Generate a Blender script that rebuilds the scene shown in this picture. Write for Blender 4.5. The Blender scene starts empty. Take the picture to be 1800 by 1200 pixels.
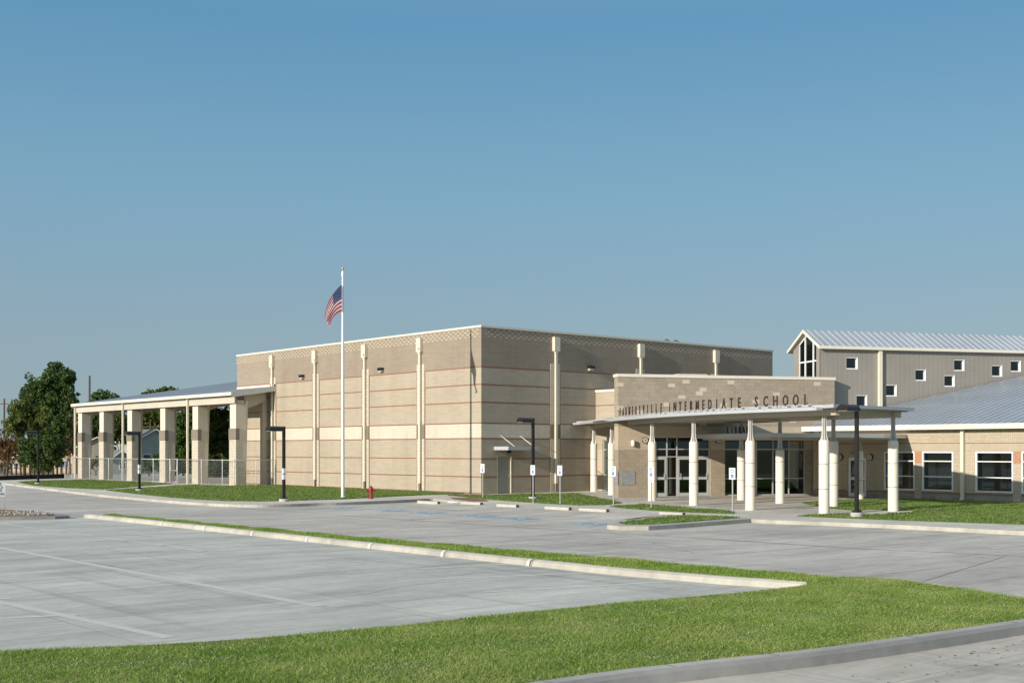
import bpy, math, random
import numpy as np
from mathutils import Vector
rnd = random.Random(7)
R = math.radians
SC = bpy.context.scene
COL = SC.collection

# ------------------------------------------------------------ camera, light
# world axes follow the gymnasium: origin at its near corner, X along the right face, Y along the left face
cam = bpy.data.cameras.new('camera'); camo = bpy.data.objects.new('camera', cam); COL.objects.link(camo)
camo.location = (-43.403, -53.283, 2.5)
camo.rotation_euler = (R(90), 0, -R(40.61))
cam.sensor_width = 36; cam.lens = 42.86; cam.shift_y = 0.1056; cam.clip_start = .1; cam.clip_end = 6000
SC.camera = camo

SUN_EL = 16.5
SUN_T = Vector((.9982 * math.cos(R(SUN_EL)), .060 * math.cos(R(SUN_EL)), -math.sin(R(SUN_EL))))
w = bpy.data.worlds.new('World'); SC.world = w; w.use_nodes = True
nt = w.node_tree; bg = nt.nodes['Background']
sky = nt.nodes.new('ShaderNodeTexSky'); sky.sky_type = 'NISHITA'; sky.sun_disc = False
sky.sun_elevation = R(SUN_EL); sky.sun_rotation = math.atan2(-.9982, -.060)
sky.air_density = 1.0; sky.dust_density = 0.6; sky.ozone_density = 1.6
# hazy late-day air: the physical sky tempered by a smooth zenith-to-horizon tone
tcw = nt.nodes.new('ShaderNodeTexCoord'); spw = nt.nodes.new('ShaderNodeSeparateXYZ'); nt.links.new(tcw.outputs['Generated'], spw.inputs[0])
rpw = nt.nodes.new('ShaderNodeValToRGB'); nt.links.new(spw.outputs[2], rpw.inputs[0])
SKY_STOPS = [(0, (.255, .36, .43)), (.09, (.245, .355, .435)), (.2, (.190, .37, .505)), (.33, (.108, .295, .48)), (.75, (.52, .57, .62))]
while len(rpw.color_ramp.elements) < 5: rpw.color_ramp.elements.new(.5)
SKY_K = 1 / (.15 * 1.25)
for e_, (p_, c_) in zip(rpw.color_ramp.elements, SKY_STOPS): e_.position = p_; e_.color = (*c_, 1)
vm = nt.nodes.new('ShaderNodeVectorMath'); vm.operation = 'SCALE'; vm.inputs[3].default_value = SKY_K; nt.links.new(rpw.outputs[0], vm.inputs[0])
mxw = nt.nodes.new('ShaderNodeMix'); mxw.data_type = 'RGBA'; mxw.inputs[0].default_value = .9
nt.links.new(sky.outputs[0], mxw.inputs[6]); nt.links.new(vm.outputs[0], mxw.inputs[7])
nt.links.new(mxw.outputs[2], bg.inputs[0]); bg.inputs[1].default_value = .15
sun = bpy.data.lights.new('sun', 'SUN'); suno = bpy.data.objects.new('sun', sun); COL.objects.link(suno)
sun.energy = 4.0; sun.angle = R(.5); sun.color = (1, .91, .78)
suno.rotation_euler = SUN_T.to_track_quat('-Z', 'Y').to_euler(); suno.location = (-60, -20, 60)
SC.view_settings.view_transform = 'Standard'; SC.view_settings.look = 'None'
SC.view_settings.exposure = 0.32; SC.view_settings.gamma = 1.0
SC.render.engine = 'CYCLES'

# ------------------------------------------------------------ materials
def srgb(r, g, b):
    f = lambda c: (c / 255 / 12.92) if c / 255 <= .04045 else ((c / 255 + .055) / 1.055) ** 2.4
    return (f(r), f(g), f(b))
class N:
    def __init__(s, name):
        s.m = bpy.data.materials.new(name); s.m.use_nodes = True; s.t = s.m.node_tree
        s.b = s.t.nodes['Principled BSDF']; s.tc = s.t.nodes.new('ShaderNodeTexCoord')
    def n(s, k, **kw):
        o = s.t.nodes.new('ShaderNode' + k)
        for a, v in kw.items(): setattr(o, a, v)
        return o
    def l(s, a, b): s.t.links.new(a, b)
    def noise(s, scale, co='Object', detail=4, rough=.55, vec=None, stretch=None):
        o = s.n('TexNoise'); o.inputs['Scale'].default_value = scale; o.inputs['Detail'].default_value = detail
        o.inputs['Roughness'].default_value = rough
        src = vec or s.tc.outputs[co]
        if stretch:
            mp = s.n('Mapping'); mp.inputs['Scale'].default_value = stretch[:3]
            if len(stretch) > 3: mp.inputs['Rotation'].default_value = (0, 0, stretch[3])
            s.l(src, mp.inputs[0]); src = mp.outputs[0]
        s.l(src, o.inputs['Vector']); return o.outputs['Fac']
    def ramp(s, fac, stops):
        o = s.n('ValToRGB'); e = o.color_ramp.elements
        while len(e) < len(stops): e.new(.5)
        for i, (p, c) in enumerate(stops):
            e[i].position = p; e[i].color = (*c, 1) if len(c) == 3 else c
        s.l(fac, o.inputs[0]); return o.outputs[0]
    def mix(s, fac, a, b, mode='MIX'):
        o = s.n('Mix', data_type='RGBA', blend_type=mode)
        for sock, v in ((o.inputs[0], fac), (o.inputs[6], a), (o.inputs[7], b)):
            if isinstance(v, (int, float)): sock.default_value = v
            elif isinstance(v, tuple): sock.default_value = (*v, 1)
            else: s.l(v, sock)
        return o.outputs[2]
    def bump(s, h, strength, dist=.02):
        o = s.n('Bump'); o.inputs['Strength'].default_value = strength; o.inputs['Distance'].default_value = dist
        s.l(h, o.inputs['Height']); s.l(o.outputs[0], s.b.inputs['Normal'])
    def col(s, c):
        if isinstance(c, tuple): s.b.inputs['Base Color'].default_value = (*c, 1)
        else: s.l(c, s.b.inputs['Base Color'])
    def set(s, rough=.8, metal=0, spec=.5):
        s.b.inputs['Roughness'].default_value = rough; s.b.inputs['Metallic'].default_value = metal
        s.b.inputs['Specular IOR Level'].default_value = spec
        return s.m
def sc_(c, k): return tuple(min(1, x * k) for x in c)
def paint(name, c, rough=.5, metal=0, var=.12, scale=3, bump=0, spec=.5):
    s = N(name); f = s.noise(scale)
    s.col(s.ramp(f, [(.3, sc_(c, 1 - var)), (.7, sc_(c, 1 + var))]))
    if bump: s.bump(s.noise(scale * 12), bump)
    return s.set(rough, metal, spec)
def brick(name, c, bw, bh, mortar, var=.12, mort=.008, bump=.3, rough=.85, rockbump=0, stain=.1, c2=None):
    s = N(name); br = s.n('TexBrick'); uv = s.tc.outputs['UV']; s.l(uv, br.inputs['Vector'])
    br.offset = .5; br.inputs['Scale'].default_value = 1
    br.inputs['Brick Width'].default_value = bw; br.inputs['Row Height'].default_value = bh
    br.inputs['Mortar Size'].default_value = mort; br.inputs['Mortar Smooth'].default_value = .3
    br.inputs['Color1'].default_value = (*sc_(c, 1 - var), 1); br.inputs['Color2'].default_value = (*(c2 or sc_(c, 1 + var)), 1)
    br.inputs['Mortar'].default_value = (*mortar, 1); br.inputs['Bias'].default_value = 0
    big = s.noise(.35, 'UV', 5, .6, stretch=(1, .6, 1)); fine = s.noise(14, 'UV', 3)
    k = s.ramp(big, [(.3, (1 - stain,) * 3), (.7, (1 + 0 * stain,) * 3)])
    k2 = s.ramp(fine, [(.3, (.88,) * 3), (.7, (1.0,) * 3)])
    s.col(s.mix(1.0, s.mix(1.0, br.outputs[0], k, 'MULTIPLY'), k2, 'MULTIPLY'))
    wx = s.noise(1.0, 'UV', 4, .6, stretch=(.9, .10, 1)); s.col(s.mix(1.0, s.mix(1.0, s.mix(1.0, br.outputs[0], k, 'MULTIPLY'), k2, 'MULTIPLY'), s.ramp(wx, [(.3, (.90, .90, .89)), (.55, (1, 1, 1))]), 'MULTIPLY'))
    inv = s.n('Math', operation='SUBTRACT'); inv.inputs[0].default_value = 1; s.l(br.outputs['Fac'], inv.inputs[1])
    h = s.n('Math', operation='MULTIPLY_ADD'); s.l(s.noise(9 if rockbump else 25, 'UV', 4), h.inputs[0])
    h.inputs[1].default_value = rockbump or .25; s.l(inv.outputs[0], h.inputs[2])
    s.bump(h.outputs[0], bump, .02 if not rockbump else .05)
    return s.set(rough, 0, .25)
def ribbed(name, c, pitch, rough=.45, metal=0, amt=.5, axis=0):
    s = N(name); sep = s.n('SeparateXYZ'); s.l(s.tc.outputs['UV'], sep.inputs[0])
    d = s.n('Math', operation='DIVIDE'); s.l(sep.outputs[axis], d.inputs[0]); d.inputs[1].default_value = pitch
    fr = s.n('Math', operation='FRACT'); s.l(d.outputs[0], fr.inputs[0])
    pp = s.n('Math', operation='PINGPONG'); s.l(fr.outputs[0], pp.inputs[0]); pp.inputs[1].default_value = .5
    r = s.ramp(pp.outputs[0], [(.03, (0, 0, 0)), (.16, (1, 1, 1))]); s.bump(r, amt, .03)
    f = s.noise(.6, 'UV', 5); s.col(s.ramp(f, [(.3, sc_(c, .93)), (.7, sc_(c, 1.05))]))
    return s.set(rough, metal, .4)
def concrete(name, c, c2, streak=True, joints=True, spec=.3):
    s = N(name); o = s.tc.outputs['Object']
    a = s.noise(.35, detail=7, rough=.6, stretch=(.55, 1.5, 1, R(25))); b = s.noise(4, detail=6, rough=.7)
    base = s.ramp(a, [(.32, c2), (.5, c), (.72, sc_(c, 1.18))])
    fine = s.ramp(b, [(.3, (.86,) * 3), (.7, (1.03,) * 3)])
    x = s.mix(1.0, base, fine, 'MULTIPLY')
    md = s.noise(1.3, detail=6, rough=.65, stretch=(.5, 1.6, 1, R(10))); x = s.mix(1.0, x, s.ramp(md, [(.32, (.86,) * 3), (.5, (1,) * 3), (.68, (1.07,) * 3)]), 'MULTIPLY')
    if streak:
        st = s.noise(.9, detail=5, rough=.6, stretch=(.10, 2.6, 1, R(-42)))
        x = s.mix(1.0, x, s.ramp(st, [(.30, (.70,) * 3), (.45, (1,) * 3), (.62, (1,) * 3), (.74, (1.12,) * 3)]), 'MULTIPLY')
        st2 = s.noise(1.1, detail=3, rough=.5, stretch=(2.2, .07, 1, 0))
        x = s.mix(1.0, x, s.ramp(st2, [(.30, (.82,) * 3), (.42, (1,) * 3)]), 'MULTIPLY')
        sp = s.noise(1.9, detail=2); x = s.mix(1.0, x, s.ramp(sp, [(.22, (.62, .61, .59)), (.30, (1,) * 3)]), 'MULTIPLY'); s3 = s.noise(2.2, detail=6, rough=.7, stretch=(.16, 3.2, 1, R(-36))); x = s.mix(1.0, x, s.ramp(s3, [(.30, (.84,) * 3), (.46, (1,) * 3), (.60, (1,) * 3), (.75, (1.09,) * 3)]), 'MULTIPLY')
    if joints:
        br = s.n('TexBrick'); s.l(o, br.inputs['Vector']); br.offset = 0
        br.inputs['Scale'].default_value = 1; br.inputs['Brick Width'].default_value = joints; br.inputs['Row Height'].default_value = joints
        br.inputs['Mortar Size'].default_value = .014 if joints > 3 else .012
        br.inputs['Color1'].default_value = (.93,) * 3 + (1,); br.inputs['Color2'].default_value = (1.05,) * 3 + (1,)
        br.inputs['Mortar'].default_value = (.78, .76, .72, 1)
        x = s.mix(1.0, x, br.outputs[0], 'MULTIPLY')
    s.col(x); s.bump(s.noise(30, detail=4), .12, .01)
    return s.set(.85, 0, spec)
def leafmat(name, c, c2, tr=.25, scale=1.2, dry=None):
    s = N(name); f = s.noise(scale, detail=3); g = s.n('NewGeometry')
    x = s.ramp(f, [(.3, c), (.7, c2)])
    if dry: x = s.mix(s.ramp(s.noise(.55, detail=5, rough=.7), [(.46, (0, 0, 0)), (.70, (.75,) * 3)]), x, dry)
    x = s.mix(1.0, x, s.ramp(g.outputs['Random Per Island'], [(0, (.6,) * 3), (1, (1.45,) * 3)]), 'MULTIPLY')
    s.col(x); s.set(.65, 0, .25)
    t = s.n('BsdfTranslucent'); s.l(x, t.inputs[0]); ms = s.n('MixShader'); ms.inputs[0].default_value = tr
    out = s.t.nodes['Material Output']; s.l(s.b.outputs[0], ms.inputs[1]); s.l(t.outputs[0], ms.inputs[2]); s.l(ms.outputs[0], out.inputs[0])
    return s.m
def glassmat(name, tint, refl=(1, 1, 1), k=1.0):
    s = N(name); t = s.n('BsdfTransparent'); t.inputs[0].default_value = (*tint, 1)
    g = s.n('BsdfGlossy'); g.inputs['Roughness'].default_value = .03; g.inputs[0].default_value = (*refl, 1)
    nn = s.n('Bump'); nn.inputs['Strength'].default_value = .04; s.l(s.noise(1.2), nn.inputs['Height']); s.l(nn.outputs[0], g.inputs['Normal'])
    fr = s.n('Fresnel'); fr.inputs[0].default_value = 1.5
    mu = s.n('Math', operation='MULTIPLY_ADD'); mu.inputs[1].default_value = 1.1 * k; mu.inputs[2].default_value = .03; s.l(fr.outputs[0], mu.inputs[0])
    ms = s.n('MixShader'); s.l(mu.outputs[0], ms.inputs[0]); s.l(t.outputs[0], ms.inputs[1]); s.l(g.outputs[0], ms.inputs[2])
    s.l(ms.outputs[0], s.t.nodes['Material Output'].inputs[0]); return s.m

M = {}
cream = (.62, .53, .40)
M['beige'] = brick('beige_brick', (.48, .415, .325), .60, .10, (.44, .38, .297), var=.05, bump=.3)
M['taupe'] = brick('taupe_brick', (.35, .292, .23), .60, .10, (.315, .265, .21), var=.055, bump=.3)
M['split'] = brick('split_face_block', (.68, .62, .515), .40, .20, (.665, .605, .50), var=.03, mort=.003, bump=.5, rockbump=1.2)
M['rough'] = brick('rough_pilaster_block', (.64, .58, .475), .40, .20, (.58, .52, .43), var=.04, bump=.7, rockbump=.8)
M['greyblock'] = brick('grey_block', (.27, .235, .19), .40, .20, (.22, .19, .155), var=.05)
M['tanblock'] = brick('tan_block', (.40, .335, .255), .406, .2032, (.49, .43, .345), var=.06, mort=.012, bump=.7, rockbump=.6, c2=(.445, .375, .29))
M['creambrick'] = brick('cream_brick', (.59, .51, .39), .203, .0677, (.40, .34, .26), var=.07, mort=.010, bump=.5)
M['finebrick'] = brick('fine_cream_brick', (.60, .50, .37), .203, .0677, (.50, .42, .32), var=.05, mort=.007, bump=.3)
M['footblock'] = brick('foot_block', (.34, .29, .24), .406, .2032, (.45, .40, .33), var=.10, mort=.012)
M['smoothband'] = paint('smooth_band', (.44, .375, .285), .8, var=.05)
M['redbrick'] = brick('red_brick', (.52, .235, .12), .203, .10, (.50, .38, .28), var=.1, mort=.010)
M['red'] = paint('red_joint_brick', (.26, .115, .07), .85, var=.2, scale=6)
M['coping'] = paint('cream_metal_coping', (.74, .69, .58), .45, var=.03)
M['spout'] = paint('cream_downspout', (.72, .66, .53), .45, var=.04)
M['dash'] = paint('pale_header_brick', (.56, .49, .385), .8, var=.05)
M['panelcream'] = paint('cream_stucco', (.66, .60, .50), .75, var=.03)
M['door'] = paint('grey_green_door', (.34, .33, .28), .5, var=.04)
M['alu'] = paint('clear_aluminium', (.58, .58, .58), .38, .35, var=.04)
M['white'] = paint('white_frame', (.80, .80, .80), .4, var=.02)
M['glass'] = glassmat('dark_glass', (.15, .20, .215), (.85, 1, 1))
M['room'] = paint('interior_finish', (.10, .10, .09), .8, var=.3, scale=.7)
M['drum'] = paint('cream_column_paint', (.80, .73, .62), .55, var=.03, scale=1)
M['steel'] = paint('painted_steel', (.50, .49, .46), .35, .3, var=.06)
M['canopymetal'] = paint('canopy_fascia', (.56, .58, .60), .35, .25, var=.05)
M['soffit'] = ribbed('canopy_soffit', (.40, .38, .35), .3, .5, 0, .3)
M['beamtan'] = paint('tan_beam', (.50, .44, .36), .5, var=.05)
M['hallpanel'] = ribbed('hall_panel', (.29, .268, .236), .30, .5, 0, .16)
M['pavpanel'] = ribbed('pavilion_panel', (.58, .54, .46), .20, .45, 0, .6)
M['roofmetal'] = paint('galvalume_roof', (.42, .465, .515), .42, .4, var=.10, scale=.5)
M['seamdim'] = paint('dim_roof_seam', (.42, .46, .52), .4, .4, var=.05)
M['seam'] = paint('roof_seam', (.60, .645, .70), .4, .2, var=.05)
M['darksteel'] = paint('dark_primer_steel', (.22, .205, .18), .6, var=.1)  # plain dark steel colour for the roof underside, purlins and small parts
M['black'] = paint('bronze_black_paint', (.018, .015, .014), .35, .2, var=.2)
M['lens'] = paint('lamp_lens', (.45, .45, .42), .3)
M['conc'] = concrete('lot_concrete', (.545, .545, .50), (.43, .44, .41), True, 4.6)
M['drive'] = concrete('drive_concrete', (.53, .50, .455), (.44, .42, .385), True, 4.6)
M['walk'] = concrete('walk_concrete', (.62, .59, .53), (.55, .52, .47), False, 1.5)
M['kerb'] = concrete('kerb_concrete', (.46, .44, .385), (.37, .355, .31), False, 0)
M['kerbdark'] = concrete('shade_toned_kerb', (.33, .32, .305), (.25, .245, .235), False, 0)  # darkened so the colour itself carries the shade on the near kerb face
M['kerbtop'] = concrete('lit_kerb_top', (.47, .455, .42), (.36, .35, .33), False, 0)  # paler copy of the kerb concrete: light on its top painted in
M['roadconc'] = concrete('near_road_concrete', (.55, .51, .45), (.45, .42, .375), True, 4.6)
M['footing'] = paint('footing_concrete', (.45, .44, .41), .9, var=.1)
M['linewhite'] = paint('worn_white_line', (.70, .69, .66), .8, var=.12, scale=5)
M['linefaint'] = paint('faint_line', (.575, .572, .535), .85, var=.06, scale=5)
M['jointdark'] = paint('joint_sealant', (.24, .21, .19), .9, var=.2)
M['blueground'] = paint('blue_ground_paint', (.20, .38, .52), .8, var=.25, scale=4)
M['pave_red'] = brick('red_ramp_paver', (.33, .15, .12), .2, .1, (.25, .14, .11), var=.1)
M['grass_near'] = leafmat('lawn_near', (.165, .285, .038), (.31, .42, .10), .4, .9, (.42, .46, .15))
M['grass_far'] = leafmat('lawn_far', (.12, .21, .04), (.20, .285, .08), .4, .7, (.27, .29, .10))
M['straw'] = leafmat('dry_straw', (.42, .42, .20), (.55, .52, .30), .3, 2)
M['soil'] = paint('turf_soil', (.085, .13, .035), .95, var=.3, scale=6)
M['leaf'] = leafmat('dark_green_leaf', (.055, .10, .028), (.105, .165, .045), .35)
M['leaf2'] = leafmat('olive_leaf', (.085, .125, .03), (.15, .18, .045), .3)
M['leaf3'] = leafmat('rusty_leaf', (.13, .065, .03), (.18, .11, .05))
M['bark'] = paint('bark', (.10, .075, .055), .9, var=.3, scale=6, bump=.4)
M['wood'] = paint('creosote_pole', (.12, .085, .065), .9, var=.2)
M['hyd'] = paint('red_hydrant_paint', (.30, .025, .025), .4, var=.12)
M['signwhite'] = paint('sign_white', (.78, .80, .80), .4, var=.02)
M['signgreen'] = paint('sign_green', (.10, .30, .20), .5)
M['signblue'] = paint('sign_blue', (.02, .12, .42), .5)
M['navy'] = paint('navy_letter', (.02, .035, .09), .6)
M['galv'] = paint('galvanised_steel', (.52, .54, .54), .4, .4, var=.06)
M['letter'] = paint('dark_bronze_letter', (.055, .03, .025), .45, .2, var=.1)
M['blackletter'] = paint('black_letter', (.02, .018, .018), .5)
M['bumper'] = paint('wheel_stop_concrete', (.47, .445, .39), .9, var=.10, bump=.1)
M['stop_end'] = paint('dark_end_face', (.12, .11, .10), .8)  # darker colour on one end face of each wheel stop
M['flagred'] = paint('flag_red', (.50, .02, .04), .7, var=.05)
M['flagwhite'] = paint('flag_white', (.80, .79, .80), .7, var=.03)
M['flagblue'] = paint('flag_blue', (.02, .035, .14), .7, var=.1)
for nm in ('flagred', 'flagwhite', 'flagblue'):     # thin cloth lets some light through
    t_ = M[nm].node_tree; tr_ = t_.nodes.new('ShaderNodeBsdfTranslucent'); ms_ = t_.nodes.new('ShaderNodeMixShader'); ms_.inputs[0].default_value = .5
    pb_ = t_.nodes['Principled BSDF']; tr_.inputs[0].default_value = {'flagred': (.8, .02, .03, 1), 'flagwhite': (.9, .88, .88, 1), 'flagblue': (.03, .05, .22, 1)}[nm]
    t_.links.new(pb_.outputs[0], ms_.inputs[1]); t_.links.new(tr_.outputs[0], ms_.inputs[2]); t_.links.new(ms_.outputs[0], t_.nodes['Material Output'].inputs[0])
M['polewhite'] = paint('satin_aluminium_pole', (.76, .78, .80), .35, .2, var=.02)
M['gold'] = paint('gold_ball', (.62, .50, .22), .25, .8)
M['stone'] = brick('plaque_stone', (.33, .34, .35), .24, .16, (.28, .29, .30), var=.1)
M['field'] = paint('dry_grass_field', (.20, .165, .085), .95, var=.3, scale=.15)
M['siltblack'] = paint('black_silt_fabric', (.008, .008, .009), .9)
M['hgreen'] = brick('green_siding', (.38, .42, .38), 3.0, .2, (.22, .26, .24), var=.03)
M['hbeige'] = brick('beige_siding', (.42, .38, .32), 3.0, .2, (.30, .27, .23), var=.03)
M['hyellow'] = paint('yellow_stucco', (.62, .46, .28), .9)
M['hroof'] = brick('grey_shingle', (.21, .215, .225), .3, .15, (.15, .15, .16), var=.15)
M['hroofb'] = brick('brown_shingle', (.19, .15, .125), .3, .15, (.13, .1, .09), var=.15)
M['hwin'] = paint('house_window', (.05, .09, .15), .2)
M['rock'] = paint('grey_rubble', (.33, .325, .31), .9, var=.35, scale=4)
M['mulch'] = paint('brown_mulch', (.24, .16, .10), .95, var=.3, scale=8)
M['acunit'] = paint('rooftop_unit', (.52, .49, .42), .5)

# ------------------------------------------------------------ mesh builder
class MB:
    def __init__(s, T=None):
        s.v = []; s.f = []; s.mi = []; s.uv = []; s.mats = []; s.T = T; s.sm = []
    def mi_(s, m):
        if m not in s.mats: s.mats.append(m)
        return s.mats.index(m)
    def face(s, pts, m, smooth=False, uv=None):
        P = [Vector(p) for p in pts]
        if uv is None:
            n = Vector((0, 0, 0))
            for i in range(len(P)):
                a, b = P[i], P[(i + 1) % len(P)]
                n += Vector(((a.y - b.y) * (a.z + b.z), (a.z - b.z) * (a.x + b.x), (a.x - b.x) * (a.y + b.y)))
            ax = [abs(c) for c in n]
            if ax[2] >= max(ax[0], ax[1]): uv = [(p.x, p.y) for p in P]
            elif ax[1] >= ax[0]: uv = [(p.x, p.z) for p in P]
            else: uv = [(p.y, p.z) for p in P]
        k = len(s.v)
        if s.T:
            o, ex, ey = s.T
            P = [Vector((o[0] + p.x * ex[0] + p.y * ey[0], o[1] + p.x * ex[1] + p.y * ey[1], p.z)) for p in P]
        s.v += [tuple(p) for p in P]; s.f.append(tuple(range(k, k + len(P)))); s.mi.append(s.mi_(m)); s.uv += uv; s.sm.append(smooth)
    def box(s, x0, x1, y0, y1, z0, z1, m, faces='xXyYzZ'):
        if x0 > x1: x0, x1 = x1, x0
        if y0 > y1: y0, y1 = y1, y0
        c = [(x0, y0, z0), (x1, y0, z0), (x1, y1, z0), (x0, y1, z0), (x0, y0, z1), (x1, y0, z1), (x1, y1, z1), (x0, y1, z1)]
        Q = {'x': (3, 0, 4, 7), 'X': (1, 2, 6, 5), 'y': (0, 1, 5, 4), 'Y': (2, 3, 7, 6), 'z': (3, 2, 1, 0), 'Z': (4, 5, 6, 7)}
        for k in faces: s.face([c[i] for i in Q[k]], m)
        return s
    def prism(s, poly, z0, z1, m, mtop=None, bottom=True):
        a = sum(poly[i][0] * poly[(i + 1) % len(poly)][1] - poly[(i + 1) % len(poly)][0] * poly[i][1] for i in range(len(poly)))
        if a < 0: poly = poly[::-1]
        n = len(poly)
        for i in range(n):
            p, q = poly[i], poly[(i + 1) % n]
            s.face([(*p, z0), (*q, z0), (*q, z1), (*p, z1)], m)
        s.face([(*p, z1) for p in poly], mtop or m)
        if bottom: s.face([(*p, z0) for p in poly[::-1]], m)
        return s
    def lathe(s, cx, cy, prof, m, n=20, star=0, smooth=True, phase=0):
        rings = []
        for r, z in prof:
            ring = []
            for i in range(n):
                a = 2 * math.pi * i / n + phase
                k = 1 if not star or i % 2 == 0 else star
                ring.append((cx + r * k * math.cos(a), cy + r * k * math.sin(a), z))
            rings.append(ring)
        for a, b in zip(rings, rings[1:]):
            for i in range(n):
                j = (i + 1) % n; s.face([a[i], a[j], b[j], b[i]], m, smooth)
        s.face(rings[-1], m); s.face(rings[0][::-1], m)
        return s
    def tube(s, p, q, r0, r1, m, n=8, cap=True):
        p, q = Vector(p), Vector(q); d = (q - p).normalized()
        u = d.orthogonal().normalized(); v = d.cross(u)
        A = [p + (u * math.cos(2 * math.pi * i / n) + v * math.sin(2 * math.pi * i / n)) * r0 for i in range(n)]
        B = [q + (u * math.cos(2 * math.pi * i / n) + v * math.sin(2 * math.pi * i / n)) * r1 for i in range(n)]
        for i in range(n):
            j = (i + 1) % n; s.face([A[i], A[j], B[j], B[i]], m, n > 4)
        if cap: s.face(B, m); s.face(A[::-1], m)
        return s
    def path(s, pts, r, m, n=6):
        for a, b in zip(pts, pts[1:]): s.tube(a, b, r, r, m, n)
        return s
    def strip(s, pts, w_, z, m):      # flat ribbon along a polyline
        for a, b in zip(pts, pts[1:]):
            d = Vector((b[0] - a[0], b[1] - a[1])).normalized() * w_ / 2; nx, ny = -d.y, d.x
            s.face([(a[0] - nx, a[1] - ny, z), (b[0] - nx, b[1] - ny, z), (b[0] + nx, b[1] + ny, z), (a[0] + nx, a[1] + ny, z)], m)
        return s
    def build(s, name, parent=None, bevel=0, weld=True):
        me = bpy.data.meshes.new(name); me.from_pydata(s.v, [], s.f); me.update()
        for m in s.mats: me.materials.append(M[m] if isinstance(m, str) else m)
        me.polygons.foreach_set('material_index', s.mi)
        me.polygons.foreach_set('use_smooth', s.sm)
        uvl = me.uv_layers.new(name='UVMap'); uvl.data.foreach_set('uv', [c for t in s.uv for c in t])
        if any(s.sm) or bevel:
            import bmesh
            bm = bmesh.new(); bm.from_mesh(me); bmesh.ops.remove_doubles(bm, verts=bm.verts, dist=1e-4)
            for e in bm.edges:
                if len(e.link_faces) == 2 and e.calc_face_angle(0) > R(40): e.smooth = False
            bm.to_mesh(me); bm.free()
        o = bpy.data.objects.new(name, me); COL.objects.link(o)
        if parent: o.parent = parent; o.matrix_parent_inverse = MI(parent)
        if bevel:
            b = o.modifiers.new('bevel', 'BEVEL'); b.width = bevel; b.segments = 2; b.limit_method = 'ANGLE'
        return o
def MI(parent):      # parents that are meshes keep their vertices in world place, empties sit at the base of their thing
    from mathutils import Matrix
    return Matrix.Translation(parent.location).inverted() if parent.type == 'EMPTY' else Matrix.Identity(4)
def tag(o, label, cat, group=None):
    o['label'] = label; o['category'] = cat
    if group: o['group'] = group
    return o
def thing(name, label, cat, loc=(0, 0, 0), group=None):
    o = bpy.data.objects.new(name, None); COL.objects.link(o); o.location = loc; o.empty_display_size = .3
    return tag(o, label, cat, group)
def struct(o): o['kind'] = 'structure'; return o
def stuff(o): o['kind'] = 'stuff'; return o

# gently angled axes shared by the entrance front and the metal hall: x = along the front, y = away behind it
FA = (2.2, -8.6); FX = (.899, -.438); FY = (.438, .899)
FT = (FA, FX, FY)
def fw(s_, n_): return (FA[0] + s_ * FX[0] + n_ * FY[0], FA[1] + s_ * FX[1] + n_ * FY[1])

def walled(mb, axis, plane, a0, a1, z0, z1, openings, thick, zones, out=-1):
    """vertical wall in plane axis=plane (outer face) running a0..a1, with rectangular openings; zones = [(ztop, mat)]"""
    zs = sorted(set([z0, z1] + [z for o in openings for z in o[2:4]] + [z for z, m in zones if z0 < z < z1]))
    for za, zb in zip(zs, zs[1:]):
        zm = (za + zb) / 2; mt = next(m for z, m in zones if zm < z)
        cuts = sorted([(max(o[0], a0), min(o[1], a1)) for o in openings if o[2] < zm < o[3]])
        cur = a0
        for c in cuts + [(a1, a1)]:
            if c[0] > cur + 1e-6:
                if axis == 'x': mb.box(plane, plane + thick, cur, c[0], za, zb, mt)
                else: mb.box(cur, c[0], plane, plane + thick, za, zb, mt)
            cur = c[1]

# ------------------------------------------------------------ ground
def poly_obj(name, poly, z0, z1, m, mtop=None): return struct(MB().prism(poly, z0, z1, m, mtop).build(name))
def ss(pts, n=6):   # smooth a closed/open list with catmull-rom (open)
    out = []
    for i in range(len(pts) - 1):
        p0 = pts[max(i - 1, 0)]; p1 = pts[i]; p2 = pts[i + 1]; p3 = pts[min(i + 2, len(pts) - 1)]
        for k in range(n):
            t = k / n
            out.append(tuple(.5 * (2 * p1[j] + (p2[j] - p0[j]) * t + (2 * p0[j] - 5 * p1[j] + 4 * p2[j] - p3[j]) * t * t + (3 * p1[j] - p0[j] - 3 * p2[j] + p3[j]) * t ** 3) for j in range(len(p1))))
    return out + [pts[-1]]
g = MB(); g.face([(-3000, -3000, -.45), (3000, -3000, -.45), (3000, 3000, -.45), (-3000, 3000, -.45)], 'field'); struct(g.build('ground'))
poly_obj('drive', [(-26.2, 75), (-26.2, -70), (70, -90), (70, 75)], -.44, -.12, 'drive')
poly_obj('parking_lot', [(-95, 75), (-95, -38), (-45, -36), (-38, -39.0), (-25.1, -41.4), (-25.15, -37), (-25.92, -36), (-25.92, -9.9), (-26.15, -9.6), (-26.15, 75)], -.44, 0, 'conc')
poly_obj('road', [(-80, -40), (-45, -41.5), (-26, -44.5), (-20, -44.5), (-20, -90), (-80, -90)], -.44, .0, 'roadconc')
kerbline = ss([(-11.5, 56), (-13.0, 40.3), (-14.1, 31.9), (-15.3, 23.4), (-16.25, 16.3), (-16.8, 11), (-17.1, 5.2), (-17.2, 1), (-16.9, -2.4), (-16.2, -3.8), (-15, -4.15), (-13.2, -4.15), (-12, -4.3), (-9.5, -4.0), (-7.2, -3.6), (-5.9, -3.7), (-7.5, -7.7), (-7.95, -9.2), (-7.97, -13), (-7.97, -21.3)], 5)
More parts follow.
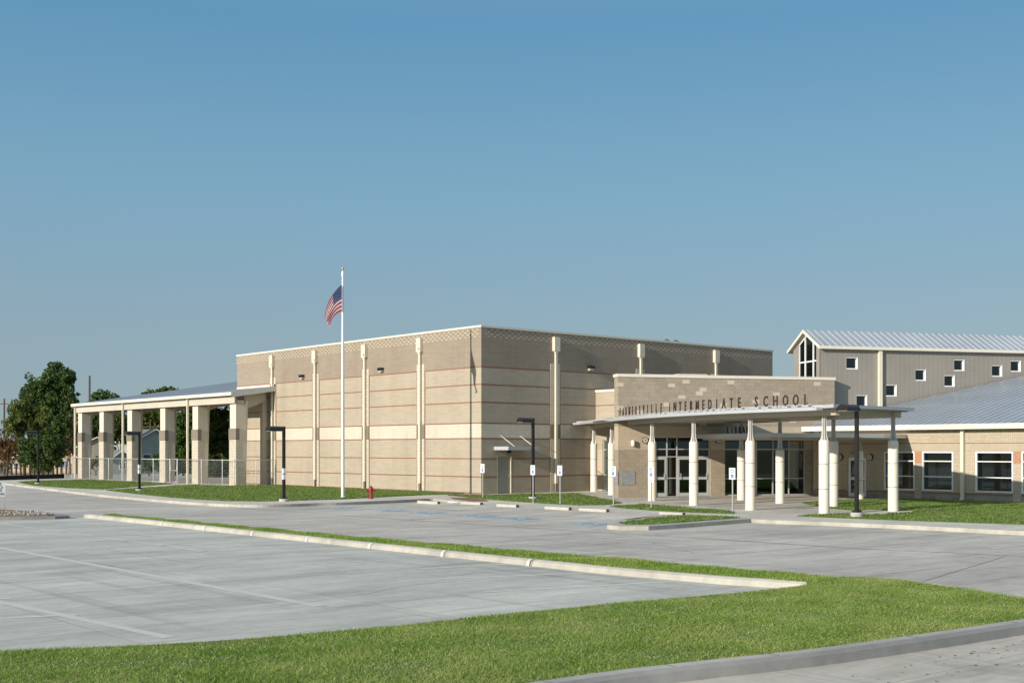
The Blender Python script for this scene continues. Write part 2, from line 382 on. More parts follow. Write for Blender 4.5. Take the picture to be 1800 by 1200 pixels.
kerbline2 = ss([(-8.2, -25.4), (-8.3, -26.4), (-7.6, -29.4), (-7.2, -34.9), (-7.0, -60)], 3)
outer = kerbline + [(-7.97, -21.5), (-7.95, -25.3)] + kerbline2
poly_obj('sidewalk', outer + [(62, -60), (62, 56)], -.3, 0, 'walk', 'walk')
# kerb strip laid on the edge of the walk
def offset(pts, d):
    o = []
    for i, p in enumerate(pts):
        a = pts[max(i - 1, 0)]; b = pts[min(i + 1, len(pts) - 1)]
        t = Vector((b[0] - a[0], b[1] - a[1])).normalized(); o.append((p[0] - t.y * d, p[1] + t.x * d))
    return o
def ribbon(mb, A, B, z, m, z0=None):
    for i in range(len(A) - 1):
        mb.face([(*A[i], z), (*A[i + 1], z), (*B[i + 1], z), (*B[i], z)], m)
        if z0 is not None: mb.face([(*A[i], z0), (*A[i + 1], z0), (*A[i + 1], z), (*A[i], z)], m)
kb = MB()
for L in (kerbline[:78], kerbline2):
    A = offset(L, -.012); B = offset(L, .17); ribbon(kb, A, B, .012, 'kerb', -.12)
struct(kb.build('kerb'))
rm = MB(); rm.face([(-10.6, -21.3, -.117), (-7.96, -21.3, .003), (-7.96, -9.0, .003), (-7.4, -7.6, .003), (-9.4, -7.0, -.117), (-10.6, -9.5, -.117)], 'drive'); struct(rm.build('drive_apron'))
# traffic island with grass at the end of the bay
isl = [(-14.0, -24.1), (-14.75, -24.7), (-14.9, -25.4), (-14.2, -26.05), (-12.4, -25.95), (-8.0, -25.5), (-7.97, -21.6), (-8.9, -21.7), (-11, -22.7)]
struct(MB().prism(isl, -.3, .015, 'kerb').build('kerb'))
# median and foreground lawn body with kerbs
def kerb_run(pts_bottom, lean, w_, z0, z1, mat, name='kerb', mtop=None):
    A = pts_bottom; B = offset(A, lean); C_ = offset(A, lean + w_); mb = MB(); n = len(A)
    for i in range(n - 1):
        mid = offset(A, lean * .3)
        mb.face([(*A[i], z0), (*A[i + 1], z0), (*mid[i + 1], z0 + (z1 - z0) * .75), (*mid[i], z0 + (z1 - z0) * .75)], mat, True)
        mb.face([(*mid[i], z0 + (z1 - z0) * .75), (*mid[i + 1], z0 + (z1 - z0) * .75), (*B[i + 1], z1), (*B[i], z1)], mat, True)
        mb.face([(*B[i], z1), (*B[i + 1], z1), (*C_[i + 1], z1), (*C_[i], z1)], mtop or mat)
        mb.face([(*C_[i], z1), (*C_[i + 1], z1), (*C_[i + 1], z0 - .2), (*C_[i], z0 - .2)], mat)
    for q in (0, n - 1): mb.face([(*A[q], z0), (*mid[q], z0 + (z1 - z0) * .75), (*B[q], z1), (*C_[q], z1), (*C_[q], z0 - .2)], mat)
    return struct(mb.build(name))
kerb_run([(-26.15, -8.9), (-26.05, -14), (-26.05, -30), (-26.0, -36), (-25.7, -38.6), (-25.45, -39.5), (-25.3, -40.2)], .09, .13, 0, .14, 'kerb')
jm = MB()
def kerb_joint(mb, x, y, lean, w_, z1, hw=.008, m='jointdark'):
    P = [(x - .003, 0), (x + lean * .3 - .003, z1 * .75 + .001), (x + lean, z1 + .002), (x + lean + w_, z1 + .002)]
    for (a, za), (b, zb) in zip(P, P[1:]): mb.face([(a, y - hw, za), (a, y + hw, za), (b, y + hw, zb), (b, y - hw, zb)], m)
for y in np.arange(-12.3, -36, -3.05):
    kerb_joint(jm, -26.052, y, .09, .13, .14); kerb_joint(jm, -26.0515, y + .09, .09, .13, .14, .05, 'linefaint')
struct(jm.build('kerb_joint'))
medback = [(-25.45, -9.9), (-25.3, -13), (-25.2, -17), (-25.0, -25.3), (-24.7, -29.7), (-24.45, -33.5), (-24.2, -36.5), (-24.15, -39.2), (-23.75, -40.05), (-23.55, -41.0), (-23.9, -42.5), (-24.6, -43.9), (-25.3, -44.5)]
lawn_n = [(-60, -33.5), (-45, -36.3), (-38.5, -38.55), (-37.2, -39.1), (-35.7, -39.55), (-33.9, -39.8), (-30.8, -39.95), (-28.5, -40.15), (-27.2, -40.4), (-25.9, -40.45)]
front_bot = ss([(-60, -43.4), (-45, -43.9), (-38, -44.2), (-34.6, -44.35), (-33.2, -44.55), (-31.07, -44.95), (-27.4, -45.27), (-25.6, -45.25), (-24.5, -44.75), (-23.9, -43.6)], 5)
front_back = offset(front_bot, .27)
med_poly = medback[:8] + [(-24.1, -40.0), (-25.4, -40.2), (-25.85, -38.6), (-25.87, -30), (-25.87, -9.9)][::1]
struct(MB().prism([(x, y) for x, y in medback[:8]] + [(-24.1, -40.3), (-25.2, -40.4), (-25.5, -38.8), (-25.84, -36), (-25.85, -9.9)], -.3, .125, 'soil').build('turf_base'))
big = lawn_n + [(-25.2, -40.3), (-24.1, -40.0), (-23.75, -40.2), (-23.6, -41.0), (-23.9, -42.5), (-24.35, -43.6)] + front_back[::-1][2:]
struct(MB().prism(big, -.3, .125, 'soil').build('turf_base'))
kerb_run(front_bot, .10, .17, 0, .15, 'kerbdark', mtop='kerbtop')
jm = MB()
for i in (3, 9, 14, 19, 23, 27, 30):
    i = min(i, len(front_bot) - 2); p = front_bot[i]; q = front_back[i]
    jm.face([(p[0] - .01, p[1] + .02, .0), (p[0] + .01, p[1] + .02, .0), (q[0] + .01, q[1] - .17, .1525), (q[0] - .01, q[1] - .17, .1525)], 'jointdark')
    jm.face([(q[0] - .01, q[1] - .17, .1525), (q[0] + .01, q[1] - .17, .1525), (q[0] + .01, q[1], .1525), (q[0] - .01, q[1], .1525)], 'jointdark')
struct(jm.build('kerb_joint'))
kerb_run([(-23.5, -40.9), (-23.45, -41.1), (-23.8, -42.5), (-24.4, -43.9)][::-1], .05, .12, -.12, .14, 'kerb')

# lawn blades
def inpoly(P, poly):
    x, y = P[:, 0], P[:, 1]; c = np.zeros(len(P), bool); n = len(poly)
    for i in range(n):
        x1, y1 = poly[i]; x2, y2 = poly[(i + 1) % n]
        if y1 == y2: continue
        k = ((y1 > y) != (y2 > y)) & (x < (x2 - x1) * (y - y1) / (y2 - y1) + x1); c ^= k
    return c
def blades(name, poly, z, dens, h, wd, mat, label_seed, clip=None, lean=.6):
    rng = np.random.default_rng(label_seed); P = np.array(poly)
    lo, hi = P.min(0), P.max(0)
    if clip: lo = np.maximum(lo, clip[0]); hi = np.minimum(hi, clip[1])
    n = int((hi - lo).prod() * dens); pts = rng.random((n, 2)) * (hi - lo) + lo
    pts = pts[inpoly(pts, poly)]; n = len(pts)
    # patchy height
    ph = .75 + .35 * np.sin(pts[:, 0] * 1.7 + 1.3 * np.sin(pts[:, 1] * 1.1)) * np.sin(pts[:, 1] * 2.3 + pts[:, 0])
    a = rng.random(n) * 6.283; hh = h * (.5 + .8 * rng.random(n)) * ph; ww = wd * (.6 + .8 * rng.random(n))
    la = rng.random(n) * 6.283; ll = hh * lean * rng.random(n) * 1.6
    base = np.column_stack([pts, np.full(n, z)])
    side = np.column_stack([np.cos(a), np.sin(a), np.zeros(n)]) * ww[:, None] / 2
    tip = base + np.column_stack([np.cos(la) * ll, np.sin(la) * ll, hh])
    V = np.empty((n, 3, 3)); V[:, 0] = base - side; V[:, 1] = base + side; V[:, 2] = tip
    me = bpy.data.meshes.new(name); me.vertices.add(n * 3); me.vertices.foreach_set('co', V.ravel())
    me.loops.add(n * 3); me.loops.foreach_set('vertex_index', np.arange(n * 3, dtype=np.int32))
    me.polygons.add(n); me.polygons.foreach_set('loop_start', np.arange(0, n * 3, 3, dtype=np.int32))
    me.polygons.foreach_set('loop_total', np.full(n, 3, dtype=np.int32)); me.update(calc_edges=True)
    me.materials.append(M[mat]); o = bpy.data.objects.new(name, me); COL.objects.link(o)
    return stuff(o)
blades('lawn_grass', big, .12, 4600, .046, .012, 'grass_near', 1, ((-41, -46), (-23, -36)), 1.1)
blades('lawn_grass', big, .125, 380, .05, .010, 'straw', 3, ((-41, -46), (-23, -36)), 2.2)
blades('lawn_grass', medback[:8] + [(-24.1, -40.3), (-25.2, -40.35), (-25.5, -38.8), (-25.84, -36), (-25.86, -9.9)], .12, 1900, .07, .018, 'grass_near', 2)
lawns = {
 'a': [(-11.1, 43), (-12.3, 38), (-13.4, 33), (-13.7, 25.8), (-13.1, 21.8), (-5.4, 29.6), (-4.3, 30.4), (-4.3, 46), (-6.3, 46), (-9.0, 45.5)],
 'b': [(-13.6, 19.8), (-14.9, 11.6), (-15.5, 6.8), (-15.65, 3.1), (-15.3, .6), (-14.4, -.5), (-13.1, -.9), (-9.9, -.9), (-8.2, -.5), (-3.7, .9), (-1.1, .95), (-.15, 1.3), (-.15, 23.2), (-4, 23.2), (-4.3, 26), (-5.4, 26.4)],
 'c': [(-2.8, -.5), (-3.2, -2.2), (-4.4, -5.6), (-5.1, -8.6), (-5.5, -11.5), (-5.55, -13.7), (-4.5, -14.2), (-2.2, -13.2), (.2, -9.5), (4.7, -2.9), (1.7, -2.1), (-1.1, -1.3)],
 'd': [(-5.3, -15.4), (-6, -16.9), (-6.45, -19), (-6.5, -20.7), (-6.0, -22.9), (-4.6, -21.8), (-3.4, -17.4), (-2.5, -14.8)],
 'e': [(-13.7, -24.2), (-14.2, -25.0), (-13.5, -25.5), (-11.7, -25.4), (-8.05, -24.9), (-8.1, -22.6), (-10.2, -22.85)],
 'f': [(-5.5, -25.5), (-3.2, -25.6), (-2.2, -27), (.3, -26.9), (1.6, -26.0), (.9, -24.3), (-.2, -24.5), (.6, -22.8), (3.9, -18.9), (7.7, -17.9), (9.7, -19.3), (11.9, -19.6), (12.1, -58), (-3, -58), (-4.0, -33.5), (-4.9, -29.9), (-5.3, -27.8)],
}
for i, (k, pl) in enumerate(lawns.items()):
    struct(MB().prism(pl, -.05, .022, 'soil').build('turf_base'))
    blades('lawn_grass', pl, .02, 260 if k in 'cdef' else 170, .07 if k != 'e' else .08, .045 if k in 'cdef' else .06, 'grass_far', 10 + i, ((-30, -40), (20, 60)))
# painted marks and joints
pm = MB()
for a, b in (((-29.83, -36.69), (-26.0, -37.72)), ((-29.89, -34.18), (-26.05, -35.5)), ((-29.81, -32.27), (-26.1, -33.0)), ((-29.97, -30.04), (-26.1, -30.75)), ((-29.9, -27.9), (-26.1, -28.5)), ((-41, -33.2), (-36.37, -34.98)), ((-41, -30.6), (-36.44, -32.21))):
    pm.strip([a, b], .10, .004, 'linewhite')
for y in (-25.6, -23.3, -21, -18.7, -16.4, -14.1): pm.strip([(-29.9, y), (-26.1, y - .6)], .09, .004, 'linefaint')
struct(pm.build('stall_line'))
pm = MB(); pm.strip([(-29.65, -8), (-29.65, -26)], .16, .004, 'linefaint'); pm.strip([(-33.1, -8), (-33.05, -36.5)], .22, .0045, 'linefaint'); pm.strip([(-37.8, -20), (-36.3, -38)], .18, .0042, 'linefaint')
struct(pm.build('pale_slab_joint'))
pm = MB(); pm.strip([(-17, 10), (-16.8, -11.8), (-16.7, -18.4), (-16.5, -21.9), (-15.8, -28.9), (-15.4, -34.8), (-14.3, -38.7), (-12, -46)], .06, -.116, 'jointdark')
pm.strip([(-22.6, -40.5), (-14.6, -38.4)], .025, -.1155, 'jointdark'); pm.strip([(-23.3, -42.5), (-13.5, -42.4)], .025, -.1162, 'jointdark')
struct(pm.build('slab_joint'))
pm = MB()
for y, e in ((-29.65, 3.8), (-31.9, 6), (-34.3, 6), (-36.6, 4.5), (-38.9, 4.5)): pm.strip([(-8.3, y), (-8.3 - e, y - .11 * e)], .09, -.116, 'linefaint')
for y in (-8.4, -11.3, -14.2, -17.1, -19.9): pm.strip([(-8.8, y), (-14.2, y)], .08, -.116, 'linefaint')
for y in (-11.3, -17.1): pm.strip([(-11.5, y - .02), (-14.6, y - .02)], .10, -.1145, 'linewhite')
struct(pm.build('stall_line'))
red = MB(); red.prism([(-4.3, -2.6), (-3.7, -3.6), (-4.75, -6.2), (-5.9, -7.85), (-6.6, -7.3), (-5.6, -4.7)], -.02, .006, 'pave_red'); struct(red.build('ramp_paving'))

def chair(mb, f3, m, s=1.0):
    """wheelchair figure in a unit square; f3(u, v) -> 3D point; lines as flat strips"""
    def seg(a, b, w_):
        d = Vector((b[0] - a[0], b[1] - a[1])).normalized() * w_ / 2
        mb.face([f3(a[0] + d.y, a[1] - d.x), f3(b[0] + d.y, b[1] - d.x), f3(b[0] - d.y, b[1] + d.x), f3(a[0] - d.y, a[1] + d.x)], m)
    mb.face([f3(.42 + .07 * math.cos(t), .86 + .07 * math.sin(t)) for t in [i * math.pi / 5 for i in range(10)]], m)
    for a, b in (((.43, .80), (.46, .47)), ((.45, .66), (.66, .66)), ((.46, .50), (.70, .48)), ((.70, .50), (.80, .18)), ((.77, .20), (.88, .24))): seg(a, b, .08)
    A = [(.48 + .27 * math.cos(t), .33 + .27 * math.sin(t)) for t in [R(115) + i * R(230) / 10 for i in range(11)]]
    for a, b in zip(A, A[1:]): seg(a, b, .065)
for y in (-6.3, -10.0, -12.6, -15.9, -18.3, -22.4):
    mb = MB(); x = -13.15; hx, hy = .62, .72
    mb.box(x - hx, x + hx, y - hy, y + hy, -.119, -.114, 'blueground')
    chair(mb, lambda u_, v_: (x - hx + v_ * 2 * hx, y + hy - u_ * 2 * hy, -.109), 'signwhite')
    struct(mb.build('parking_symbol'))

# ------------------------------------------------------------ gymnasium
gym = thing('gymnasium', 'large windowless tan brick gymnasium block with red joint lines and white band', 'building', (0, 0, 0))
GX, GY, GH = 26.47, 28.67, 9.4
zones = [(3.14, 'beige'), (4.01, 'split'), (7.18, 'beige'), (99, 'taupe')]
mb = MB()
walled(mb, 'x', 0, 0, GY, -.3, GH, [], .3, zones)
walled(mb, 'y', 0, .3, GX, -.3, GH, [(1.17, 2.24, 0, 2.14)], .3, zones)
mb.box(.3, GX, GY - .3, GY, -.3, GH, 'taupe'); mb.box(GX - .3, GX, .3, GY - .3, -.3, GH, 'taupe')
mb.box(.3, GX - .3, .3, GY - .3, 8.7, 8.8, 'acunit')
mb.build('wall', gym)
LP = [5.72, 11.63, 17.6, 23.35]; RP = [5.65, 12.95, 20.25]
mb = MB()
def bays(ps, end, start=0):
    e = [start] + [v for p in ps for v in (p - .42, p + .42)] + [end]
    return [(e[i], e[i + 1]) for i in range(0, len(e), 2)]
for z in (.96, 1.99, 3.14, 4.01, 5.19, 6.19, 7.18):
    for a, b in bays(LP, GY): mb.box(-.010, .002, a, b, z - .031, z + .031, 'red')
    for a, b in bays(RP, GX):
        if z < 2.14 and a < 1.2:
            mb.box(a, 1.12, -.010, .002, z - .031, z + .031, 'red'); mb.box(2.30, b, -.010, .002, z - .031, z + .031, 'red')
        else: mb.box(a, b, -.010, .002, z - .031, z + .031, 'red')
for p in LP:
    for q in (p - .42, p + .42): mb.box(-.011, .001, q - .026, q + .026, 0, 7.2, 'red')
for p in RP:
    for q in (p - .42, p + .42): mb.box(q - .02, q + .02, -.011, .001, 0, 7.2, 'red')
mb.box(-.012, .001, 0.03, GY, 0, .07, 'red')
mb.build('joint_line', gym)
mb = MB()
for r, z in enumerate((9.30, 9.17, 9.04, 8.91)):
    for y in np.arange(.25 + .22 * (r % 2), GY, .44): mb.box(-.006, .001, y, y + .19, z - .025, z + .025, 'dash')
    for x in np.arange(.25 + .22 * (r % 2), GX - .2, .44): mb.box(x, x + .19, -.006, .001, z - .025, z + .025, 'dash')
mb.build('header_brick_pattern', gym)
mb = MB()
mb.box(-.06, .34, -.06, GY + .04, GH, 9.52, 'coping'); mb.box(.34, GX + .04, -.06, .34, GH, 9.52, 'coping')
mb.box(.34, GX + .04, GY - .34, GY + .04, GH, 9.52, 'coping'); mb.box(GX - .34, GX + .04, .34, GY - .34, GH, 9.52, 'coping')
mb.build('coping', gym)
def pilaster(side, p):
    def bx(mb, a0, a1, o0, o1, z0, z1, m):     # a along the wall, o outward distance
        if side == 'L': mb.box(-o1, -o0, a0, a1, z0, z1, m)
        else: mb.box(a0, a1, -o1, -o0, z0, z1, m)
    for a0, a1 in ((p - .38, p - .13), (p + .13, p + .38)):
        mb = MB(); bx(mb, a0, a1, 0, .03, 0, 3.14, 'rough'); bx(mb, a0, a1, 0, .035, 3.14, 4.01, 'greyblock'); bx(mb, a0, a1, 0, .03, 4.01, 7.6, 'rough'); mb.build('pilaster', gym)
    mb = MB(); bx(mb, p - .075, p + .075, .03, .15, .5, 8.3, 'spout'); bx(mb, p - .07, p + .07, .035, .145, .02, .5, 'greyblock')
    for z in (1.9, 4.2, 6.4): bx(mb, p - .09, p + .09, .02, .16, z, z + .05, 'spout')
    d = mb.build('downspout', gym)
    mb = MB(); bx(mb, p - .22, p + .22, .002, .22, 8.34, 9.17, 'spout'); bx(mb, p - .12, p + .12, .03, .18, 8.24, 8.34, 'spout')
    bx(mb, p - .15, p - .05, .22, .224, 8.46, 8.56, 'black') if side == 'L' else None
    # pressed cross on the box front
    for s_ in (-1, 1):
        n = 8
        for i in range(n):
            t0 = i / n; t1 = (i + 1) / n; a0 = p + s_ * (-.2 + .4 * t0); a1 = p + s_ * (-.2 + .4 * t1); z0 = 8.38 + .75 * t0; z1 = 8.38 + .75 * t1
            if side == 'L': mb.face([(-.225, a0, z0 - .012), (-.225, a1, z1 - .012), (-.225, a1, z1 + .012), (-.225, a0, z0 + .012)], 'steel')
            else: mb.face([(a0, -.225, z0 - .012), (a1, -.225, z1 - .012), (a1, -.225, z1 + .012), (a0, -.225, z0 + .012)], 'steel')
    mb.build('conductor_head', d)
for p in LP: pilaster('L', p)
for p in RP: pilaster('R', p)
mb = MB(); mb.box(1.22, 2.19, .06, .10, 0, 2.09, 'door')
mb.box(1.17, 1.22, -.01, .14, 0, 2.14, 'door'); mb.box(2.19, 2.24, -.01, .14, 0, 2.14, 'spout'); mb.box(1.22, 2.19, -.01, .14, 2.09, 2.14, 'door')
mb.box(1.22, 2.19, .10, .28, 0, 2.09, 'room')
d = mb.build('door', gym); MB().lathe(2.10, .02, [(.03, .98), (.035, 1.0), (.03, 1.02)], 'alu', 10).build('door_handle', d)
mb = MB(); mb.box(.95, 3.2, -1.25, -.02, 2.50, 2.56, 'steel'); mb.box(.93, 3.22, -1.29, -1.25, 2.48, 2.68, 'canopymetal'); mb.box(.91, .95, -1.29, -.02, 2.48, 2.68, 'canopymetal'); mb.box(3.2, 3.24, -1.29, -.02, 2.48, 2.68, 'canopymetal')
aw = mb.build('door_canopy', gym)
for x in (1.45, 2.9): MB().tube((x, -1.2, 2.68), (x, 0, 3.30), .022, .022, 'coping').build('tie_rod', aw)
def wall_pack(side, a, z):
    mb = MB()
    if side == 'L':
        mb.face([(-.25, a - .2, z + .12), (-.25, a + .2, z + .12), (-.20, a + .2, z - .03), (-.20, a - .2, z - .03)][::-1], 'black')
        mb.box(-.25, 0, a - .2, a + .2, z + .02, z + .16, 'black'); mb.box(-.20, 0, a - .17, a + .17, z - .12, z + .02, 'lens')
    else:
        mb.box(a - .2, a + .2, -.25, 0, z + .02, z + .16, 'black'); mb.box(a - .17, a + .17, -.20, 0, z - .12, z + .02, 'lens')
    mb.build('wall_light', gym)
wall_pack('L', 19.27, 7.45); wall_pack('L', 9.79, 7.45); wall_pack('R', 8.53, 7.42)
mb = MB(); mb.lathe(2.0, -.12, [(.08, 2.30), (.12, 2.38), (.12, 2.46), (.05, 2.50)], 'black', 12); mb.box(1.95, 2.05, -.12, 0, 2.38, 2.46, 'black'); mb.build('wall_light', gym)
for k, x in enumerate((17.2, 18.1)):
    mb = MB(); pts = [(x + .38 * math.cos(t), 1.6, 9.50 + .32 * math.sin(t)) for t in [i * math.pi / 8 for i in range(9)]]
    mb.path([(x + .38, 1.6, 8.8)] + pts, .045, 'darksteel', 8); mb.build('roof_vent_pipe', gym)

# ------------------------------------------------------------ entrance block
ent = thing('entrance_building', 'low tan block entrance with glass doors and parapet behind the curved canopy', 'building', (2.2, -8.6, 0))
fz = [(2.5, 'tanblock'), (3.72, 'finebrick'), (99, 'tanblock')]
mb = MB(FT)
walled(mb, 'y', 0, 0, 12.54, -.3, 6.3, [(2.04, 5.22, 0, 3.19), (6.04, 10.82, .05, 3.05)], .6, fz)
mb.build('front_wall', ent)
mb = MB(FT); mb.box(1.9, 12.54, -.006, .002, 3.22, 3.70, 'smoothband'); mb.build('smooth_band', ent)
mb = MB(FT); mb.box(-.05, 12.59, -.05, .65, 6.3, 6.46, 'coping'); mb.build('coping', ent)
for s_, z in [(3.0, 5.89), (3.81, 6.17), (4.78, 5.69), (4.58, 5.49), (3.58, 5.28), (2.74, 4.88), (5.96, 4.87), (6.39, 6.09), (11.5, 6.17), (9.05, 5.48), (7.85, 5.07), (10.03, 4.06), (1.18, 4.47), (4.78, 3.86), (.12, 4.67), (.1, 5.9)]:
    z = round(z / .2032) * .2032
    MB(FT).box(s_ - .2, s_ + .2, -.008, .002, z - .098, z + .098, 'dash').build('pale_accent_block', ent)
def storefront(parent, T, a, z, doors=(), fr='alu', name='storefront_window', d0=.10, w_=.05, glass='glass'):
    """a: vertical bar positions, z: horizontal bar heights; doors: (a0, a1, ztop)"""
    mb = MB(T)
    dz = max([d[2] for d in doors], default=None)
    def indoor(x): return any(d[0] - 1e-3 < x < d[1] + 1e-3 for d in doors)
    for x in a: mb.box(x - w_ / 2, x + w_ / 2, d0, d0 + .12, z[0], z[-1], fr)
    for zz in z:
        for x0, x1 in zip(a, a[1:]):
            if any(abs(x0 - d[0]) < .03 or (d[0] < (x0 + x1) / 2 < d[1]) for d in doors) and zz < dz - .01: continue
            mb.box(x0 + w_ / 2, x1 - w_ / 2, d0 + .005, d0 + .115, zz - w_ / 2, zz + w_ / 2, fr)
    o = mb.build(name, parent)
    k = 0
    g_ = MB(T)
    for x0, x1 in zip(a, a[1:]):
        g_.face([(x0 + w_ / 2, d0 + .06, z[0]), (x1 - w_ / 2, d0 + .06, z[0]), (x1 - w_ / 2, d0 + .06, z[-1]), (x0 + w_ / 2, d0 + .06, z[-1])], glass)
    g_.build('glass', o)
    for (x0, x1, zt) in doors:
        m2 = MB(T); x0 += .03; x1 -= .03
        m2.box(x0, x0 + .10, d0 - .02, d0 + .03, .02, zt - .03, fr); m2.box(x1 - .10, x1, d0 - .02, d0 + .03, .02, zt - .03, fr)
        for za, zb in ((.02, .22), (.92, 1.06), (zt - .15, zt - .03)): m2.box(x0 + .1, x1 - .1, d0 - .018, d0 + .028, za, zb, fr)
        dd = m2.build('glass_door', parent)
        m3 = MB(T); hx = x1 - .16 if (k % 2 == 0) else x0 + .16; m3.box(hx - .015, hx + .015, d0 - .09, d0 - .06, .95, 1.25, 'alu'); m3.box(hx - .012, hx + .012, d0 - .07, d0 - .01, .97, .99, 'alu'); m3.build('door_handle', dd)
        k += 1
    return o
storefront(ent, FT, [2.065, 2.79, 3.355, 4.28, 5.195], [.02, 1.0, 2.13, 2.53, 3.165], [(2.065, 2.79, 2.13), (3.355, 4.28, 2.13), (4.28, 5.195, 2.13)], d0=.15)
storefront(ent, FT, [6.065, 7.0, 7.95, 8.92, 9.87, 10.795], [.075, .95, 2.52, 3.025], d0=.15)
mb = MB(FT)   # rooms behind the glass
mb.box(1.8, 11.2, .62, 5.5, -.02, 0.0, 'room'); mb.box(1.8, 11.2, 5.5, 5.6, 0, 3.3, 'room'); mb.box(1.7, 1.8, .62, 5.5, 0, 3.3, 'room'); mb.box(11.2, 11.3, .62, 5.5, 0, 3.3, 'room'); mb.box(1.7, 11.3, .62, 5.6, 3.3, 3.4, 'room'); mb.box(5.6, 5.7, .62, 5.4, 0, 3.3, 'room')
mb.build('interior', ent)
mb = MB(); body = [(3.4, -8.85), (9.05, -5.5), (9.05, -1.95), (9.05, -.03), (24, -.03), (24, -16.5), fw(12.4, .62), fw(1.2, .62)]
mb.prism([(9.3, -.03), (24, -.03), (24, -16.8), fw(12.4, .64), fw(1.0, .64), (3.6, -8.6), (9.3, -5.5)], 3.6, 5.9, 'smoothband')
mb.build('rear_roof_block', ent)
mb = MB(); walled(mb, 'x', 9.0, -5.5, -.02, -.3, 6.0, [(-4.8, -.62, 0, 3.1)], .25, [(2.5, 'finebrick'), (99, 'beige')]); mb.box(8.95, 9.3, -5.5, -.02, 6.0, 6.14, 'coping')
for z in (4.01, 5.19): mb.box(8.99, 9.0, -5.5, -.02, z - .03, z + .03, 'red')
mb.build('side_wall', ent)
XT = ((9.0, 0), (0, 1), (1, 0))
storefront(ent, XT, [-4.78, -3.9, -3.1, -2.3, -1.75, -1.2, -.64], [.02, .98, 2.5, 3.08], d0=.05)
mb = MB(FT); mb.box(.18, .95, -.03, .002, .68, 1.38, 'stone'); mb.box(-.03, .002, -.03, .5, .68, 1.38, 'stone'); mb.build('stone_plaque', ent)
def round_light(parent, T, a, z, rr=.17, off=0):
    mb = MB(T); n = 20
    prof = [(rr * .85, 0), (rr, -.05), (rr, -.10), (rr * .86, -.12)]
    for (r0, y0), (r1, y1) in zip(prof, prof[1:]):
        for i in range(n):
            t0, t1 = 2 * math.pi * i / n, 2 * math.pi * (i + 1) / n
            mb.face([(a + r0 * math.cos(t0), y0 + off, z + r0 * math.sin(t0)), (a + r0 * math.cos(t1), y0 + off, z + r0 * math.sin(t1)), (a + r1 * math.cos(t1), y1 + off, z + r1 * math.sin(t1)), (a + r1 * math.cos(t0), y1 + off, z + r1 * math.sin(t0))], 'black')
    mb.face([(a + rr * .86 * math.cos(2 * math.pi * i / n), -.121 + off, z + rr * .86 * math.sin(2 * math.pi * i / n)) for i in range(n)], 'lens')
    mb.face([(a + .03 * math.cos(2 * math.pi * i / 8), -.124 + off, z + .03 * math.sin(2 * math.pi * i / 8)) for i in range(8)], 'black')
    return mb.build('round_wall_light', parent)
round_light(ent, FT, 1.47, 3.0); round_light(ent, FT, 5.63, 3.0)
mb = MB(FT); mb.lathe(.78, -.14, [(.09, 2.70), (.10, 2.74), (.10, 2.96), (.07, 3.0)], 'white', 14); mb.box(.74, .82, -.12, 0, 2.82, 2.90, 'white'); mb.build('wall_lantern', ent)  # small white wall lantern on a bracket, gives no light
tag(MB(FT).box(7.2, 9.0, 9.2, 10.6, 5.9, 7.05, 'acunit').box(7.15, 9.05, 9.15, 10.65, 7.05, 7.13, 'acunit').box(7.5, 8.2, 9.18, 9.2, 6.6, 6.95, 'darksteel').build('rooftop_unit'), 'beige rooftop air unit peeking over the entrance parapet', 'air unit')

# ------------------------------------------------------------ metal hall
hall = thing('metal_hall', 'tall narrow grey ribbed metal hall with scattered square windows behind the entrance', 'building', (14, -13, 0))
H0, HW, HE, HR = 12.09, 3.2, 8.25, 9.14
h0y = .7
wins = [(13.66, 14.32, 7.01, 7.59), (14.29, 14.9, 4.94, 5.5), (16.13, 16.76, 5.53, 6.1), (18.0, 18.62, 6.43, 6.99), (19.86, 20.48, 6.12, 6.69), (20.49, 21.11, 7.03, 7.59), (22.97, 23.6, 6.74, 7.31), (24.22, 24.85, 7.04, 7.6), (26.4, 27.0, 6.4, 7.0)]
mb = MB(FT); walled(mb, 'y', h0y, H0, 45, 0, HE, wins, .15, [(99, 'hallpanel')])
mb.box(H0 + .2, 45, h0y + HW - .15, h0y + HW, 0, HE, 'hallpanel')
mb.build('wall', hall)
# gable end with tall window
mb = MB(FT); q0, q1 = h0y + .5, h0y + 2.55; zc = lambda q: HE + (HR - HE) * (1 - abs(q - h0y - HW / 2) / (HW / 2))
def gp(qa, qb, z0, m='hallpanel', x=H0, inset=0):
    qs = [qa] + ([h0y + HW / 2] if qa < h0y + HW / 2 < qb else []) + [qb]
    mb.face([(x, qa, z0), (x, qb, z0)][::-1] + [(x, q, zc(q) - inset) for q in qs], m)
gp(h0y, q0, 0); gp(q1, h0y + HW, 0)
mb.face([(H0, q0, 0), (H0, q1, 0), (H0, q1, 5.0), (H0, q0, 5.0)], 'hallpanel')
for x in (H0,):
    for a, b in ((q0, h0y + HW / 2), (h0y + HW / 2, q1)): mb.face([(x, a, zc(a)), (x, b, zc(b)), (x, b, zc(b) - .12), (x, a, zc(a) - .12)], 'hallpanel')
mb.build('gable_wall', hall)
mb = MB(FT)
bars = [q0, q0 + .42, q0 + 1.35, q1]
for q in bars: mb.box(H0 + .02, H0 + .12, q - .04, q + .04, 5.0, zc(q) - .12, 'white')
mb.box(H0 + .022, H0 + .118, q0, q1, 7.42, 7.50, 'white')
for a, b in ((q0, h0y + HW / 2), (h0y + HW / 2, q1)): mb.face([(H0 + .02, a, zc(a) - .12), (H0 + .02, b, zc(b) - .12), (H0 + .02, b, zc(b) - .22), (H0 + .02, a, zc(a) - .22)], 'white')
gw = mb.build('gable_window', hall); mb = MB(FT)
